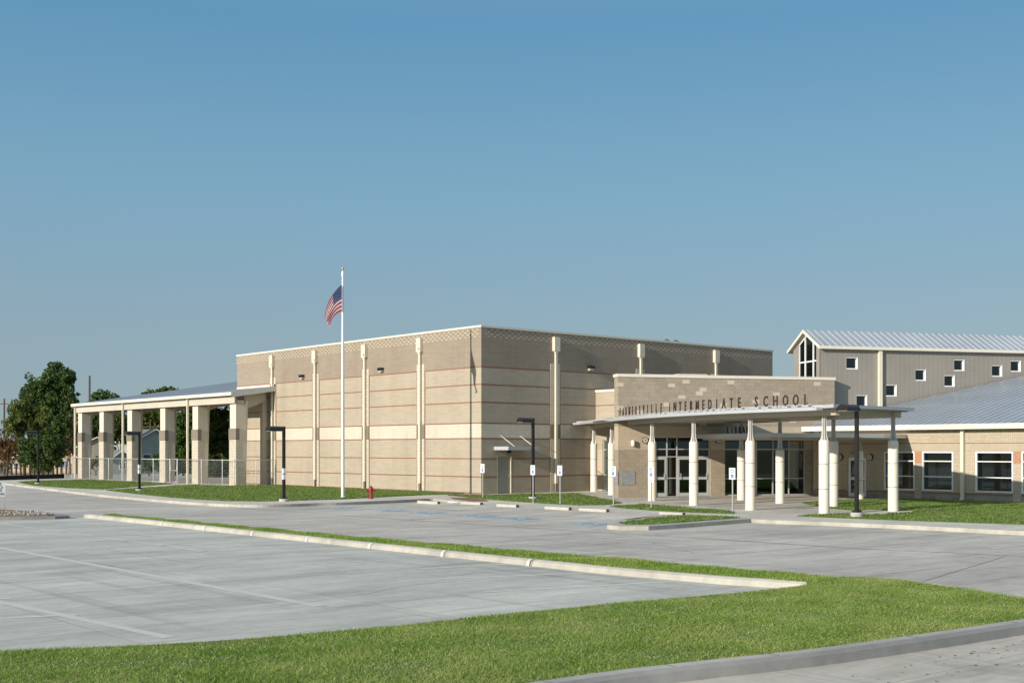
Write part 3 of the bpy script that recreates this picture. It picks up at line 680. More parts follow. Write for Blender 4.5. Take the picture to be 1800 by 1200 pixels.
gp(q0, q1, 5.0, 'glass', H0 + .07, .12); mb.build('glass', gw)
for x0, x1, z0, z1 in wins:
    mb = MB(FT); f = .05
    mb.box(x0 - f, x0 - .003, h0y - .02, h0y - .001, z0 - f, z1 + f, 'hallpanel'); mb.box(x1 + .003, x1 + f, h0y - .03, h0y - .001, z0 - f, z1 + f, 'white')
    mb.box(x0 - .003, x1 + .003, h0y - .03, h0y - .001, z1, z1 + f * .6, 'white'); mb.box(x0 - .003, x1 + .003, h0y - .03, h0y - .001, z0 - f, z0, 'white')
    mb.box(x1 - .03, x1 + .003, h0y, h0y + .14, z0, z1, 'white'); mb.box(x0, x1 - .03, h0y, h0y + .14, z0 - .001, z0 + .02, 'white')
    o = mb.build('window', hall)
    mb = MB(FT); mb.face([(x0, h0y + .11, z0), (x1, h0y + .11, z0), (x1, h0y + .11, z1), (x0, h0y + .11, z1)], 'glass'); mb.build('glass', o)
mb = MB(FT); yc = h0y + HW / 2; ov = .28; sl = (HR - HE) / (HW / 2); e0 = H0 - .24
for sgn in (-1, 1):
    ye = yc + sgn * (HW / 2 + ov); ze = HE - sl * ov
    mb.face([(e0, ye, ze + .10), (45, ye, ze + .10), (45, yc, HR + .10), (e0, yc, HR + .10)][::-sgn], 'roofmetal')
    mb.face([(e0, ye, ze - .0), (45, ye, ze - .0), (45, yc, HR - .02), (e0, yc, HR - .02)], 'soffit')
rf = mb.build('roof', hall)
mb = MB(FT)
for sgn in (-1, 1):
    ye = yc + sgn * (HW / 2 + ov); ze = HE - sl * ov
    mb.box(e0, 45, ye - .03, ye + .03, ze - .04, ze + .12, 'coping')
    mb.face([(e0 - .01, ye, ze - .05), (e0 - .01, ye, ze + .12), (e0 - .01, yc, HR + .13), (e0 - .01, yc, HR - .05)], 'coping')
    mb.face([(e0 + .03, ye, ze - .05), (e0 + .03, ye, ze + .12), (e0 + .03, yc, HR + .13), (e0 + .03, yc, HR - .05)], 'coping')
    mb.face([(e0 - .01, ye, ze + .12), (e0 + .03, ye, ze + .12), (e0 + .03, yc, HR + .13), (e0 - .01, yc, HR + .13)], 'coping')
mb.build('fascia', rf)
mb = MB(FT)
for x in np.arange(e0 + .3, 45, .42):
    ye = yc - (HW / 2 + ov); ze = HE - sl * ov
    mb.tube((x, ye, ze + .12), (x, yc, HR + .12), .018, .018, 'seam', 4)
mb.build('standing_seam', rf)
MB(FT).box(15.6, 15.8, h0y - .2, h0y - .02, 3.9, HE - .15, 'spout').build('downspout', hall)
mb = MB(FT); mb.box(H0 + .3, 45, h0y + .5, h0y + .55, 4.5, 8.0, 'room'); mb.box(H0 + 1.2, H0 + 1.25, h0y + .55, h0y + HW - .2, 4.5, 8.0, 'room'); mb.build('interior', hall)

# ------------------------------------------------------------ classroom wing
wing = thing('classroom_wing', 'low cream brick classroom wing with blue metal roof and wide windows at right', 'building', (12.2, -30, 0))
WX_, WE = 12.2, 3.55
ww = [(-19.73, -17.97), (-21.83, -20.14), (-24.9, -23.0), (-27.2, -25.3), (-30.4, -28.5), (-32.6, -30.8)]
mb = MB(); ops = [(a, b, .45, 2.41) for a, b in ww] + [(-16.92, -15.78, 0, 2.1)]
walled(mb, 'x', WX_, -58, -13.6, -.3, WE, ops, .3, [(.33, 'footblock'), (2.45, 'creambrick'), (2.81, 'smoothband'), (99, 'creambrick')])
mb.build('wall', wing)
mb = MB()
for a, b in ((-19.73 - .0, -20.11), (-24.9, -25.3), (-30.4, -30.8)):
    mb = MB(); mb.box(WX_ - .02, WX_ + .001, b, a, 0, 1.84, 'creambrick'); mb.box(WX_ - .022, WX_ + .001, b, a, 1.84, 2.42, 'redbrick'); mb.build('brick_pier', wing)
mb = MB(); mb.box(WX_ - .015, WX_, -19.73, -17.0, .33, .38, 'red'); mb.box(WX_ - .015, WX_, -24.9, -20.11, .33, .38, 'red'); mb.box(WX_ - .015, WX_, -30.4, -25.3, .33, .38, 'red')
mb.box(WX_ - .015, WX_, -15.7, -13.8, .33, .38, 'red'); mb.box(WX_ - .012, WX_, -58, -13.8, 2.81, 2.84, 'red')
mb.build('joint_line', wing)
WT = ((WX_, 0), (0, 1), (1, 0))
for a, b in ww:
    mb = MB(WT); f = .07
    mb.box(a, a + f, -.01, .12, .45, 2.41, 'white'); mb.box(b - f, b, -.01, .12, .45, 2.41, 'white')
    mb.box(a + f, b - f, -.01, .12, 2.41 - f, 2.41, 'white'); mb.box(a, b, -.03, .12, .45, .45 + f, 'white')
    for z in (1.16, 1.93): mb.box(a + f, b - f, 0, .11, z - .025, z + .025, 'white')
    o = mb.build('window', wing)
    mb = MB(WT); mb.face([(a + f, .07, .5), (b - f, .07, .5), (b - f, .07, 2.36), (a + f, .07, 2.36)], 'glass'); mb.build('glass', o)
storefront(wing, WT, [-16.9, -15.8], [.02, 2.08], [(-16.9, -15.8, 2.08)], fr='white', d0=.06)
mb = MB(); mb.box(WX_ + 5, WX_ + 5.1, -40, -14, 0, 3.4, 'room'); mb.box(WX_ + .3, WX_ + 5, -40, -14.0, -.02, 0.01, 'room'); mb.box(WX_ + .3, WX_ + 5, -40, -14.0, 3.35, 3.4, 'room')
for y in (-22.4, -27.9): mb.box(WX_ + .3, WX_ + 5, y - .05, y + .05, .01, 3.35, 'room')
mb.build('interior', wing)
mb = MB(); S = .23
x0, x1 = WX_ - .45, 48; zr = lambda x: 3.74 + S * (x - x0)
ya, yb = -12.6, -30.3
mb.face([(x0, -58, zr(x0)), (x1, -58, zr(x1)), (x1, yb, zr(x1)), (x0, ya, zr(x0))], 'roofmetal')
mb.face([(x0, -58, 3.53), (WX_, -58, 3.53), (WX_, ya, 3.53), (x0, ya, 3.53)], 'coping')
rf = mb.build('roof', wing)
mb = MB()
for y in np.arange(-57.8, -13.4, .41):
    xe = x1 if y < yb else x0 + (y - ya) / (yb - ya) * (x1 - x0)
    if xe > x0 + .5: mb.tube((x0 + .02, y, zr(x0) + .02), (xe, y, zr(xe) + .015), .018, .018, 'seamdim', 4)
mb.build('standing_seam', rf)
mb = MB(); mb.box(x0 - .12, x0, -58, -13.25, 3.50, 3.75, 'coping'); mb.build('gutter', rf)
mb = MB(); mb.box(WX_ - .18, WX_ - .03, -22.46, -22.30, .05, 3.5, 'spout'); mb.tube((WX_ - .1, -22.38, .12), (WX_ - .35, -22.38, .02), .06, .06, 'spout', 4); mb.build('downspout', wing)
round_light(wing, WT, -15.36, 2.1, .17); round_light(wing, WT, -17.19, 2.1, .17)
mb = MB(WT); mb.box(-16.6, -16.1, -.25, 0, 2.28, 2.40, 'darksteel'); mb.build('wall_light', wing)

# ------------------------------------------------------------ entrance canopy
can = thing('entrance_canopy', 'long curved flat metal canopy on round cream columns in front of the entrance', 'canopy', (0, -18, 0))
FC = [(7.74, -1.15), (4.7, -5.66), (.69, -12.41), (-1.44, -16.92), (-2.96, -21.31), (-3.58, -25.37)]
BC = [(1.53, -22.26), (.72, -25.68)]; SHORT = [(4.79, -14.62), (3.15, -18.21)]
front = ss([(8.5, .0)] + FC + [(-3.75, -26.1)], 6)
f1 = offset(front, .62); f1 = [p for p in f1]; 
if f1[10][0] > front[10][0]: f1 = offset(front, -.62); sg = -1
else: sg = 1
f2 = offset(front, sg * .98)
f1 = [p for p in f1 if p[1] < -.25]; f2 = [p for p in f2 if p[1] < -.25]
f1[0] = (7.3, -.1); f2[0] = (7.0, -.1)
back = [(1.3, -26.3), (1.9, -24.4), (2.9, -22.3), (4.6, -18.6), (6.2, -15.0), fw(6.6, -.03), fw(.0, -.03), fw(-.02, .7), (9.0, -4.5), (9.0, -.1)]
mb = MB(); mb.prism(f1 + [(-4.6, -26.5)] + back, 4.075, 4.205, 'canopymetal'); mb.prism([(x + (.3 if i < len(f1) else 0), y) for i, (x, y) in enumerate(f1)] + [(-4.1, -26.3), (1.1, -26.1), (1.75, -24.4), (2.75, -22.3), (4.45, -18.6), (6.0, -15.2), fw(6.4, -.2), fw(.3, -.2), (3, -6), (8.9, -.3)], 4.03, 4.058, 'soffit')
mb.build('deck', can)
mb = MB(); A_ = [p for p in f2 if p[1] > -25.9]; B_ = f1[:len(A_)]
mb.prism(A_ + B_[::-1], 3.99, 4.12, 'canopymetal'); mb.build('front_gutter', can)
mb = MB()
bl = [p for p in front if p[1] < -.3]; ribb = offset(bl, .09); ribb2 = offset(bl, -.09)
mb.prism(ribb + ribb2[::-1], 3.82, 4.029, 'beamtan')
for a, b in (((.72, -25.68), (-3.58, -25.37)), ((1.53, -22.26), (-2.96, -21.31)), ((3.15, -18.21), (-1.44, -16.92)), ((4.79, -14.62), (.69, -12.41))):
    mb.tube((*a, 3.9), (*b, 3.9), .10, .10, 'beamtan', 4)
bb = [(.72, -26.0), (.72, -25.68), (1.53, -22.26), (3.15, -18.21), (4.79, -14.62)]
mb.prism(offset(bb, .08) + offset(bb, -.08)[::-1], 3.80, 4.028, 'beamtan')
mb.build('beam', can)
def column(parent, x, y, top, ntop, r=.205):
    mb = MB(); prof = [(r, -.02)]
    for z in (.98, 1.94):
        if z < top - .3: prof += [(r, z - .012), (r - .02, z - .011), (r - .02, z + .011), (r, z + .012)]
    prof += [(r, top - .05), (r - .03, top)]
    mb.lathe(x, y, prof, 'drum', 28); o = mb.build('column', parent)
    for z in (.98, 1.94): MB().lathe(x, y, [(r - .012, z - .012), (r - .012, z + .012)], 'darksteel', 28).build('joint', o)
    mb = MB(); h = ntop - top
    mb.lathe(x, y, [(.17, top), (.145, top + .06), (.115, top + .18), (.10, top + .35), (.095, ntop)], 'steel', 16, star=.55, smooth=False, phase=R(10))
    mb.build('steel_neck', o)
for p in FC + BC: column(can, *p, 2.87, 3.8)
for p in SHORT: column(can, *p, 2.48, 3.79)
# lower canopy over the library windows and side door
lc = thing('low_canopy', 'lower flat metal canopy over the library windows and the side door', 'canopy', (7, -16, 0))
lowp = [(5.0, -11.2), (3.55, -14.2), (2.45, -18.1), (5.9, -19.3), (9.45, -19.75), (12.15, -19.3), (12.15, -14.0), fw(11.0, -.03), fw(5.4, -.03)]
MB().prism(lowp, 3.08, 3.28, 'canopymetal').build('deck', lc)
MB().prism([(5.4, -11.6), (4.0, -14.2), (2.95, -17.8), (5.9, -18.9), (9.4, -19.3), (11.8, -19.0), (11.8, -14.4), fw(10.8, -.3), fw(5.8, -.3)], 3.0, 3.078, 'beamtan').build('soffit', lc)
column(lc, 9.26, -18.45, 2.44, 3.0, .19)

# ------------------------------------------------------------ lettering
def glyph(ch, h, depth, xs=.8):
    cu = bpy.data.curves.new('t', 'FONT'); cu.body = ch; cu.size = h / .72; cu.extrude = depth / 2; cu.resolution_u = 3; cu.offset = .010 * h / .35 if h > .3 else .002
    o = bpy.data.objects.new('t', cu); COL.objects.link(o); dg = bpy.context.evaluated_depsgraph_get()
    me = bpy.data.meshes.new_from_object(o.evaluated_get(dg)); bpy.data.objects.remove(o)
    co = np.empty(len(me.vertices) * 3); me.vertices.foreach_get('co', co); co = co.reshape(-1, 3)
    co[:, 0] *= xs
    w_ = co[:, 0].max() - co[:, 0].min() if len(co) else 0
    co[:, 0] -= (co[:, 0].max() + co[:, 0].min()) / 2
    me.vertices.foreach_set('co', co.ravel()); me.materials.clear(); return me, w_
G_ = {}
def letters(root, text, pts, h, mat, z, xs=.8, name='letter'):
    """pts: list of (x, y, angle) one per character"""
    for ch, (x, y, a) in zip(text, pts):
        k = (ch, h, mat, xs)
        if k not in G_: G_[k] = glyph(ch, h, .03, xs)[0]; G_[k].materials.append(M[mat])
        o = bpy.data.objects.new(name, G_[k]); COL.objects.link(o)
        o.rotation_euler = (R(90), 0, a); o.location = (x, y, z); o.parent = root; o.matrix_parent_inverse = MI(root)
# place along the front edge of the canopy, spaced by distance along the curve
CH = f2
cum = [0]
for a, b in zip(CH, CH[1:]): cum.append(cum[-1] + math.dist(a, b))
def at(s_):
    for i in range(len(CH) - 1):
        if cum[i + 1] >= s_:
            t = (s_ - cum[i]) / (cum[i + 1] - cum[i]); a, b = CH[i], CH[i + 1]
            return a[0] + (b[0] - a[0]) * t, a[1] + (b[1] - a[1]) * t, math.atan2(b[1] - a[1], b[0] - a[0])
def s_of(y):
    for i in range(len(CH) - 1):
        if CH[i + 1][1] <= y: return cum[i] + (cum[i + 1] - cum[i]) * (CH[i][1] - y) / (CH[i][1] - CH[i + 1][1])
sign = thing('canopy_sign', 'dark bronze letters reading FARMERSVILLE INTERMEDIATE SCHOOL along the curved canopy edge', 'sign', (0, -18, 4.06))
for word, y0, y1 in (('FARMERSVILLE', -9.75, -15.15), ('INTERMEDIATE', -16.0, -21.5), ('SCHOOL', -22.5, -25.15)):
    s0, s1 = s_of(y0), s_of(y1); n = len(word)
    letters(sign, word, [(lambda q: (q[0] + .10, q[1], q[2]))(at(s0 + (s1 - s0) * i / (n - 1))) for i in range(n)], .42, 'letter', 4.225, .52 if n == 12 and word[0] == 'F' else .66)
rail = MB(); pts_ = [at(s_of(-9.4) + (s_of(-25.4) - s_of(-9.4)) * i / 30) for i in range(31)]
for a, b in zip(pts_, pts_[1:]): rail.tube((a[0] + .1, a[1], 4.222), (b[0] + .1, b[1], 4.222), .014, .018, 'canopymetal', 4)
rail.build('mounting_rail', sign)
lib = thing('library_sign', 'black letters reading LIBRARY on the low canopy', 'sign', (4, -14, 3.28))
a_, b_ = (3.62, -14.0), (2.62, -17.6)
ang = math.atan2(b_[1] - a_[1], b_[0] - a_[0])
letters(lib, 'LIBRARY', [(a_[0] + (b_[0] - a_[0]) * t, a_[1] + (b_[1] - a_[1]) * t, ang) for t in [.27 + .085 * i for i in range(7)]], .34, 'blackletter', 3.285, .72)

# ------------------------------------------------------------ play pavilion
pav = thing('play_pavilion', 'open covered pavilion with brick piers and sloped metal roof attached to the gymnasium', 'pavilion', (-3, 38, 0))
PY = [23.27, 29.05, 34.55, 40.68, 46.4, 51.15]
for y in PY:
    mb = MB(); mb.box(-2.95, -2.72, y, y + 1.0, -.1, 3.2, 'rough'); mb.box(-2.72, -2.15, y + .003, y + .997, -.1, 1.3, 'rough'); mb.box(-2.72, -2.15, y + .02, y + .98, 1.3, 3.2, 'panelcream')
    mb.box(-2.98, -2.70, y - .025, y + 1.025, 3.2, 3.98, 'greyblock'); mb.box(-2.70, -2.15, y + .02, y + .98, 3.2, 3.98, 'panelcream')
    mb.box(-2.92, -2.15, y + .06, y + .94, 3.98, 5.66, 'panelcream'); mb.box(-2.85, -2.2, y + .2, y + .78, 5.66, 5.95, 'panelcream')
    o = mb.build('pier', pav)
    mb = MB(); yy = y + .3; mp = 'panelcream'
    mb.face([(-2.15, yy - .12, 0), (-2.10, yy - .12, 0), (-1.92, yy - .12, 5.9), (-2.15, yy - .12, 5.9)], mp)
    mb.face([(-2.15, yy + .12, 0), (-2.10, yy + .12, 0), (-1.92, yy + .12, 5.9), (-2.15, yy + .12, 5.9)][::-1], mp)
    mb.face([(-2.10, yy - .12, 0), (-2.10, yy + .12, 0), (-1.92, yy + .12, 5.9), (-1.92, yy - .12, 5.9)], mp)
    mb.build('steel_column', pav)
EX, EZ, PS = -3.35, 6.45, .16
XR = 13.3; rz = lambda x: EZ + PS * (x - EX) if x <= XR else EZ + PS * (XR - EX) - PS * (x - XR)
Yn, Yf = 23.0, 52.25
mb = MB()
mb.face([(EX, Yn, rz(EX)), (-.01, Yn, rz(-.01)), (-.01, GY + .02, rz(-.01)), (EX, GY + .02, rz(EX))], 'roofmetal')
for xa, xb in ((EX, XR), (XR, 30)): mb.face([(xa, GY + .02, rz(xa)), (xb, GY + .02, rz(xb)), (xb, Yf, rz(xb)), (xa, Yf, rz(xa))], 'roofmetal')
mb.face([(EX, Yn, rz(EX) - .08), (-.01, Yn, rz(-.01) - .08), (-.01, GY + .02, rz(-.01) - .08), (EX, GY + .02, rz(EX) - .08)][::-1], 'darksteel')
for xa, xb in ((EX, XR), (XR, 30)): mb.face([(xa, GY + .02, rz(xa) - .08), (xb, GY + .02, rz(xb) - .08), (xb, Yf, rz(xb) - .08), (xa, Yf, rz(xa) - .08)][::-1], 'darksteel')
prf = mb.build('roof', pav)
mb = MB()
for y in np.arange(Yn + .2, Yf, .8):
    xe = -.02 if y < GY else XR
    mb.tube((EX, y, rz(EX) + .004), (xe, y, rz(xe) + .004), .012, .012, 'seamdim', 4)
mb.build('standing_seam', prf)
mb = MB(); mb.box(EX - .14, EX, Yn - .03, Yf + .03, 6.25, 6.47, 'coping'); mb.build('gutter', prf)
mb = MB()
for y0 in (Yn, Yf):
    mb = MB(); xe = -.01 if y0 == Yn else XR
    mb.face([(EX - .1, y0 - .02, rz(EX) - .34), (xe, y0 - .02, rz(xe) - .34), (xe, y0 - .02, rz(xe) + .02), (EX - .1, y0 - .02, rz(EX) + .02)], 'canopymetal')
    mb.face([(EX - .1, y0 + .02, rz(EX) - .34), (xe, y0 + .02, rz(xe) - .34), (xe, y0 + .02, rz(xe) + .02), (EX - .1, y0 + .02, rz(EX) + .02)][::-1], 'canopymetal')
    mb.face([(EX - .1, y0 - .02, rz(EX) - .34), (xe, y0 - .02, rz(xe) - .34), (xe, y0 + .02, rz(xe) - .34), (EX - .1, y0 + .02, rz(EX) - .34)], 'canopymetal'); mb.build('rake_trim', prf)
mb = MB(); mb.box(-.03, -.005, Yn, GY, rz(0) - .02, rz(0) + .14, 'coping'); mb.build('wall_flashing', prf)
mb = MB(); mb.box(-3.1, -3.02, Yn + .2, Yf - .2, 5.72, 6.22, 'pavpanel'); mb.box(-3.0, -2.9, Yn + .2, Yf - .2, 5.74, 6.2, 'darksteel'); mb.build('eave_panel', pav)
mb = MB()
for y in PY:
    yy = y + .5; xe = -.4 if y < 28 else 13
    # tapered frame rafter
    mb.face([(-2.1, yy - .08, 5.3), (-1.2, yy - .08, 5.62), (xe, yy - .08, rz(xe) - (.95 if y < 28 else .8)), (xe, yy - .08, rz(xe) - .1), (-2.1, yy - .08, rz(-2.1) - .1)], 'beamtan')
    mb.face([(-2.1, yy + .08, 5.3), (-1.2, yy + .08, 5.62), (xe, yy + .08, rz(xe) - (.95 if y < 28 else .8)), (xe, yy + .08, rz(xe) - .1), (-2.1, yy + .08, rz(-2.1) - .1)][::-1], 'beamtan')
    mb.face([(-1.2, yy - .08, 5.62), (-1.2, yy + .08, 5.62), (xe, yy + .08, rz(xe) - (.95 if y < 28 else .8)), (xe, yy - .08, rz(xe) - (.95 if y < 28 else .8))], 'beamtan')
mb.build('rafter', pav)
for k, x in enumerate(np.arange(1, 29, 2.2)):
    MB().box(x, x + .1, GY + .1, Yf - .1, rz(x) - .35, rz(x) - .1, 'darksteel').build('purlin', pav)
MB().box(-.62, -.30, 23.75, 24.1, 0, 6.3, 'smoothband').box(-.64, -.28, 23.73, 24.12, 0, .12, 'footing').build('steel_column', pav)
for y in (52.1, 41.9, 30.25): MB().box(-3.25, -3.12, y - .07, y + .07, 0, 6.3, 'spout').build('downspout', pav)
for y in PY[1:]: MB().box(29.3, 29.65, y + .3, y + .7, -.3, rz(29.5) - .1, 'smoothband').build('rear_column', pav)

# ------------------------------------------------------------ chain link fences
def chain_mat():
    s = N('chain_link'); mp = s.n('Mapping'); mp.inputs['Rotation'].default_value = (0, 0, R(45)); mp.inputs['Scale'].default_value = (1 / .055,) * 3
    s.l(s.tc.outputs['UV'], mp.inputs[0]); sp = s.n('SeparateXYZ'); s.l(mp.outputs[0], sp.inputs[0]); ms_ = []
    for i in (0, 1):
        fr = s.n('Math', operation='FRACT'); s.l(sp.outputs[i], fr.inputs[0]); lt = s.n('Math', operation='LESS_THAN'); lt.inputs[1].default_value = .05; s.l(fr.outputs[0], lt.inputs[0]); ms_.append(lt.outputs[0])
    mx = s.n('Math', operation='MAXIMUM'); s.l(ms_[0], mx.inputs[0]); s.l(ms_[1], mx.inputs[1]); s.l(mx.outputs[0], s.b.inputs['Alpha'])
    s.col((.36, .37, .37)); return s.set(.5, .4)
M['chain'] = chain_mat()
def fence(name, label, pts, h, posts, gate=None, postmat='galv'):
    t = thing(name, label, 'fence', (*pts[0], 0))
    mb = MB()
    for a, b in zip(pts, pts[1:]): mb.tube((*a, h), (*b, h), .021, .021, 'galv'); mb.tube((*a, .08), (*b, .08), .006, .006, 'galv')
    mb.build('top_rail', t)
    mb = MB()
    for a, b in zip(pts, pts[1:]):
        L = math.dist(a, b); mb.face([(*a, .05), (*b, .05), (*b, h), (*a, h)], 'chain', uv=[(0, .05), (L, .05), (L, h), (0, h)])
    mb.build('mesh_panel', t)
    for x, y in posts: MB().lathe(x, y, [(.026, -.1), (.026, h + .03), (.015, h + .07)], postmat, 10).build('post', t)
    return t
FXp = -3.3
ys = [23.0, 24.55, 27.7, 30.9, 31.9, 34.0, 36.0, 38.2, 42.0, 44.5, 48.0, 52.3, 53.6, 54.8]
fn = fence('chain_link_fence', 'silver chain link fence in front of the pavilion piers', [(FXp, 55.2), (FXp, 32.95)], 1.78, [(FXp, y) for y in (33.0, 35.9, 38.2, 41.8, 44.5, 48.5, 52.5, 54.1, 55.2)])
fn2 = fence('chain_link_fence', 'silver chain link fence turning back to the gymnasium wall at the near pavilion corner', [(FXp, 31.7), (FXp, 22.9), (-.15, 22.9)], 1.78, [(FXp, 31.7), (FXp, 27.8), (FXp, 24.6), (FXp, 22.9), (-1.6, 22.9), (-.15, 22.9)])
gt = thing('chain_link_gate', 'narrow chain link gate with a middle rail between pavilion piers', 'gate', (FXp, 32.3, 0))
mb = MB(); 
for y in (31.82, 32.86): mb.tube((FXp, y, .1), (FXp, y, 1.82), .024, .024, 'galv')
for z in (.1, .95, 1.8): mb.tube((FXp, 31.82, z), (FXp, 32.86, z), .02, .02, 'galv')
mb.build('gate_frame', gt)
mb = MB(); mb.face([(FXp, 31.82, .1), (FXp, 32.86, .1), (FXp, 32.86, 1.8), (FXp, 31.82, 1.8)], 'chain'); mb.build('mesh_panel', gt)
fence('chain_link_fence', 'distant chain link fence behind the pavilion', [(32, 66), (32, 26)], 1.8, [(32, y) for y in range(27, 67, 3)])

# ------------------------------------------------------------ flagpole, flag
fp = thing('flagpole', 'tall white aluminium flagpole with gold ball beside the drive', 'flagpole', (-8.92, .41, 0))
px0, py0 = -8.92, .41
MB().lathe(px0, py0, [(.09, -.1), (.09, 3), (.075, 7), (.052, 11.54), (.05, 11.56)], 'polewhite', 20).build('pole', fp)
MB().lathe(px0, py0, [(.14, -.01), (.14, .04), (.10, .07), (.09, .12)], 'polewhite', 20).build('base_collar', fp)
mb = MB(); mb.lathe(px0, py0, [(.065, 11.44), (.07, 11.49), (.07, 11.70), (.03, 11.76)], 'polewhite', 16); mb.build('truck', fp)
MB().lathe(px0, py0, [(.02, 11.74)] + [(.078 * math.sin(t), 11.88 - .078 * math.cos(t)) for t in [.3 + i * .32 for i in range(8)]] + [(.005, 11.958)], 'gold', 16).build('ball', fp)
MB().path([(px0 - .07, py0 - .07, 11.45), (px0 - .1, py0 - .1, 1.4)], .006, 'polewhite', 4).build('halyard', fp)
mb = MB(); NU, NV = 60, 39
ca, cb = Vector((.759, -.651)), Vector((.651, .759))     # to the right / away, seen from the drive
def fpt(u_, v_):
    # u along fly 0..1, v down the hoist 0..1; limp cloth hanging away from the pole and sagging
    t = u_
    run = math.sin(t * 1.35) / math.sin(1.35)
    zt = 11.02 - v_ * 1.36
    droop = 1.80 * t ** 1.25 * (1 - .42 * v_)
    fold = .17 * math.sin(t * 8 + v_ * 4) * t + .07 * math.sin(v_ * 10 + t * 4) * t
    k = run * (1 - .33 * v_ * t)
    x = px0 - .07 - 1.42 * k + .55 * fold
    y = py0 - .02 - .60 * k + 1.1 * fold * .75
    return (x, y, zt - droop)
grid = [[fpt(i / NU, j / NV) for j in range(NV + 1)] for i in range(NU + 1)]
for i in range(NU):
    for j in range(NV):
        st = int(j / NV * 13); c = 'flagred' if st % 2 == 0 else 'flagwhite'
        if i / NU < .4 and st < 7:
            c = 'flagblue'; a, b = i % 4, j % 4
            if (a == 1 and b == 1) or (a == 3 and b == 3): c = 'flagwhite'
        mb.face([grid[i][j], grid[i + 1][j], grid[i + 1][j + 1], grid[i][j + 1]], c, True)
tag(mb.build('flag'), 'limp United States flag with stars and stripes flying from the flagpole', 'flag')

# ------------------------------------------------------------ lamp posts
def lamp(x, y, h, label, sticker=False, hl=.74, base=.12):
    t = thing('lamp_post', label, 'lamp post', (x, y, 0), 'lamp posts along the drive')
    MB().lathe(x, y, [(.23, -.05), (.23, base), (.20, base + .02)], 'footing', 20).build('footing', t)
    mb = MB(); mb.box(x - .06, x + .06, y - .06, y + .06, base + .02, h, 'black'); mb.box(x - .13, x + .13, y - .13, y + .13, base + .02, base + .09, 'black'); mb.build('pole', t)
    mb = MB(); n = 10; x0, x1 = x - .12 - hl, x - .12
    ring = [(y + .25 * math.cos(math.pi * i / n), h - .22 + .23 * math.sin(math.pi * i / n)) for i in range(n + 1)]
    for (ya_, za), (yb_, zb) in zip(ring, ring[1:]): mb.face([(x0, ya_, za), (x1, ya_, za), (x1, yb_, zb), (x0, yb_, zb)], 'black', True)
    mb.face([(x0, a, b) for a, b in ring], 'black'); mb.face([(x1, a, b) for a, b in ring][::-1], 'black')
    mb.box(x1, x - .06, y - .04, y + .04, h - .18, h - .06, 'black'); o = mb.build('lamp_head', t)
    MB().box(x0 + .02, x1 - .02, y - .2, y + .2, h - .235, h - .221, 'lens').build('lens', o)
    if sticker: MB().box(x - .065, x + .065, y - .065, y + .065, 1.36, 1.6, 'signwhite').box(x - .065, x + .065, y - .065, y + .065, 1.07, 1.32, 'signwhite').build('notice_sticker', t)
    return t
lamp(-12.15, 35.62, 3.85, 'black lamp post furthest left, in front of the dark trees')
lamp(-12.66, 17.04, 3.6, 'black lamp post with white sticker in front of the pavilion piers', True)
lamp(-13.45, -1.42, 3.62, 'black lamp post with white stickers in front of the sunlit gymnasium wall', True)
lamp(-2.51, -7.22, 4.1, 'black lamp post near the gymnasium side door behind the parking signs', False, .78)
lamp(-4.43, -27.39, 4.15, 'black lamp post on round concrete footing by the canopy corner column', False, .82, .17)

# ------------------------------------------------------------ hydrant
hx_, hy_ = -8.33, -1.3
hy = thing('fire_hydrant', 'red fire hydrant on the grass before the gymnasium wall', 'hydrant', (hx_, hy_, 0))
MB().lathe(hx_, hy_, [(.14, 0), (.14, .04), (.095, .06), (.095, .40), (.125, .41), (.125, .45), (.10, .46), (.10, .50)], 'hyd', 16).build('barrel', hy)
MB().lathe(hx_, hy_, [(.12, .50), (.12, .53), (.105, .57), (.07, .62), (.03, .64), (.03, .68)], 'hyd', 16).build('bonnet', hy)
MB().tube((hx_ - .17, hy_ + .10, .42), (hx_ + .17, hy_ - .10, .42), .05, .05, 'hyd', 10).tube((hx_ - .20, hy_ + .12, .42), (hx_ - .15, hy_ + .09, .42), .065, .065, 'hyd', 8).tube((hx_ + .20, hy_ - .12, .42), (hx_ + .15, hy_ - .09, .42), .065, .065, 'hyd', 8).tube((hx_, hy_, .36), (hx_ - .12, hy_ - .13, .36), .06, .06, 'hyd', 10).build('outlet', hy)

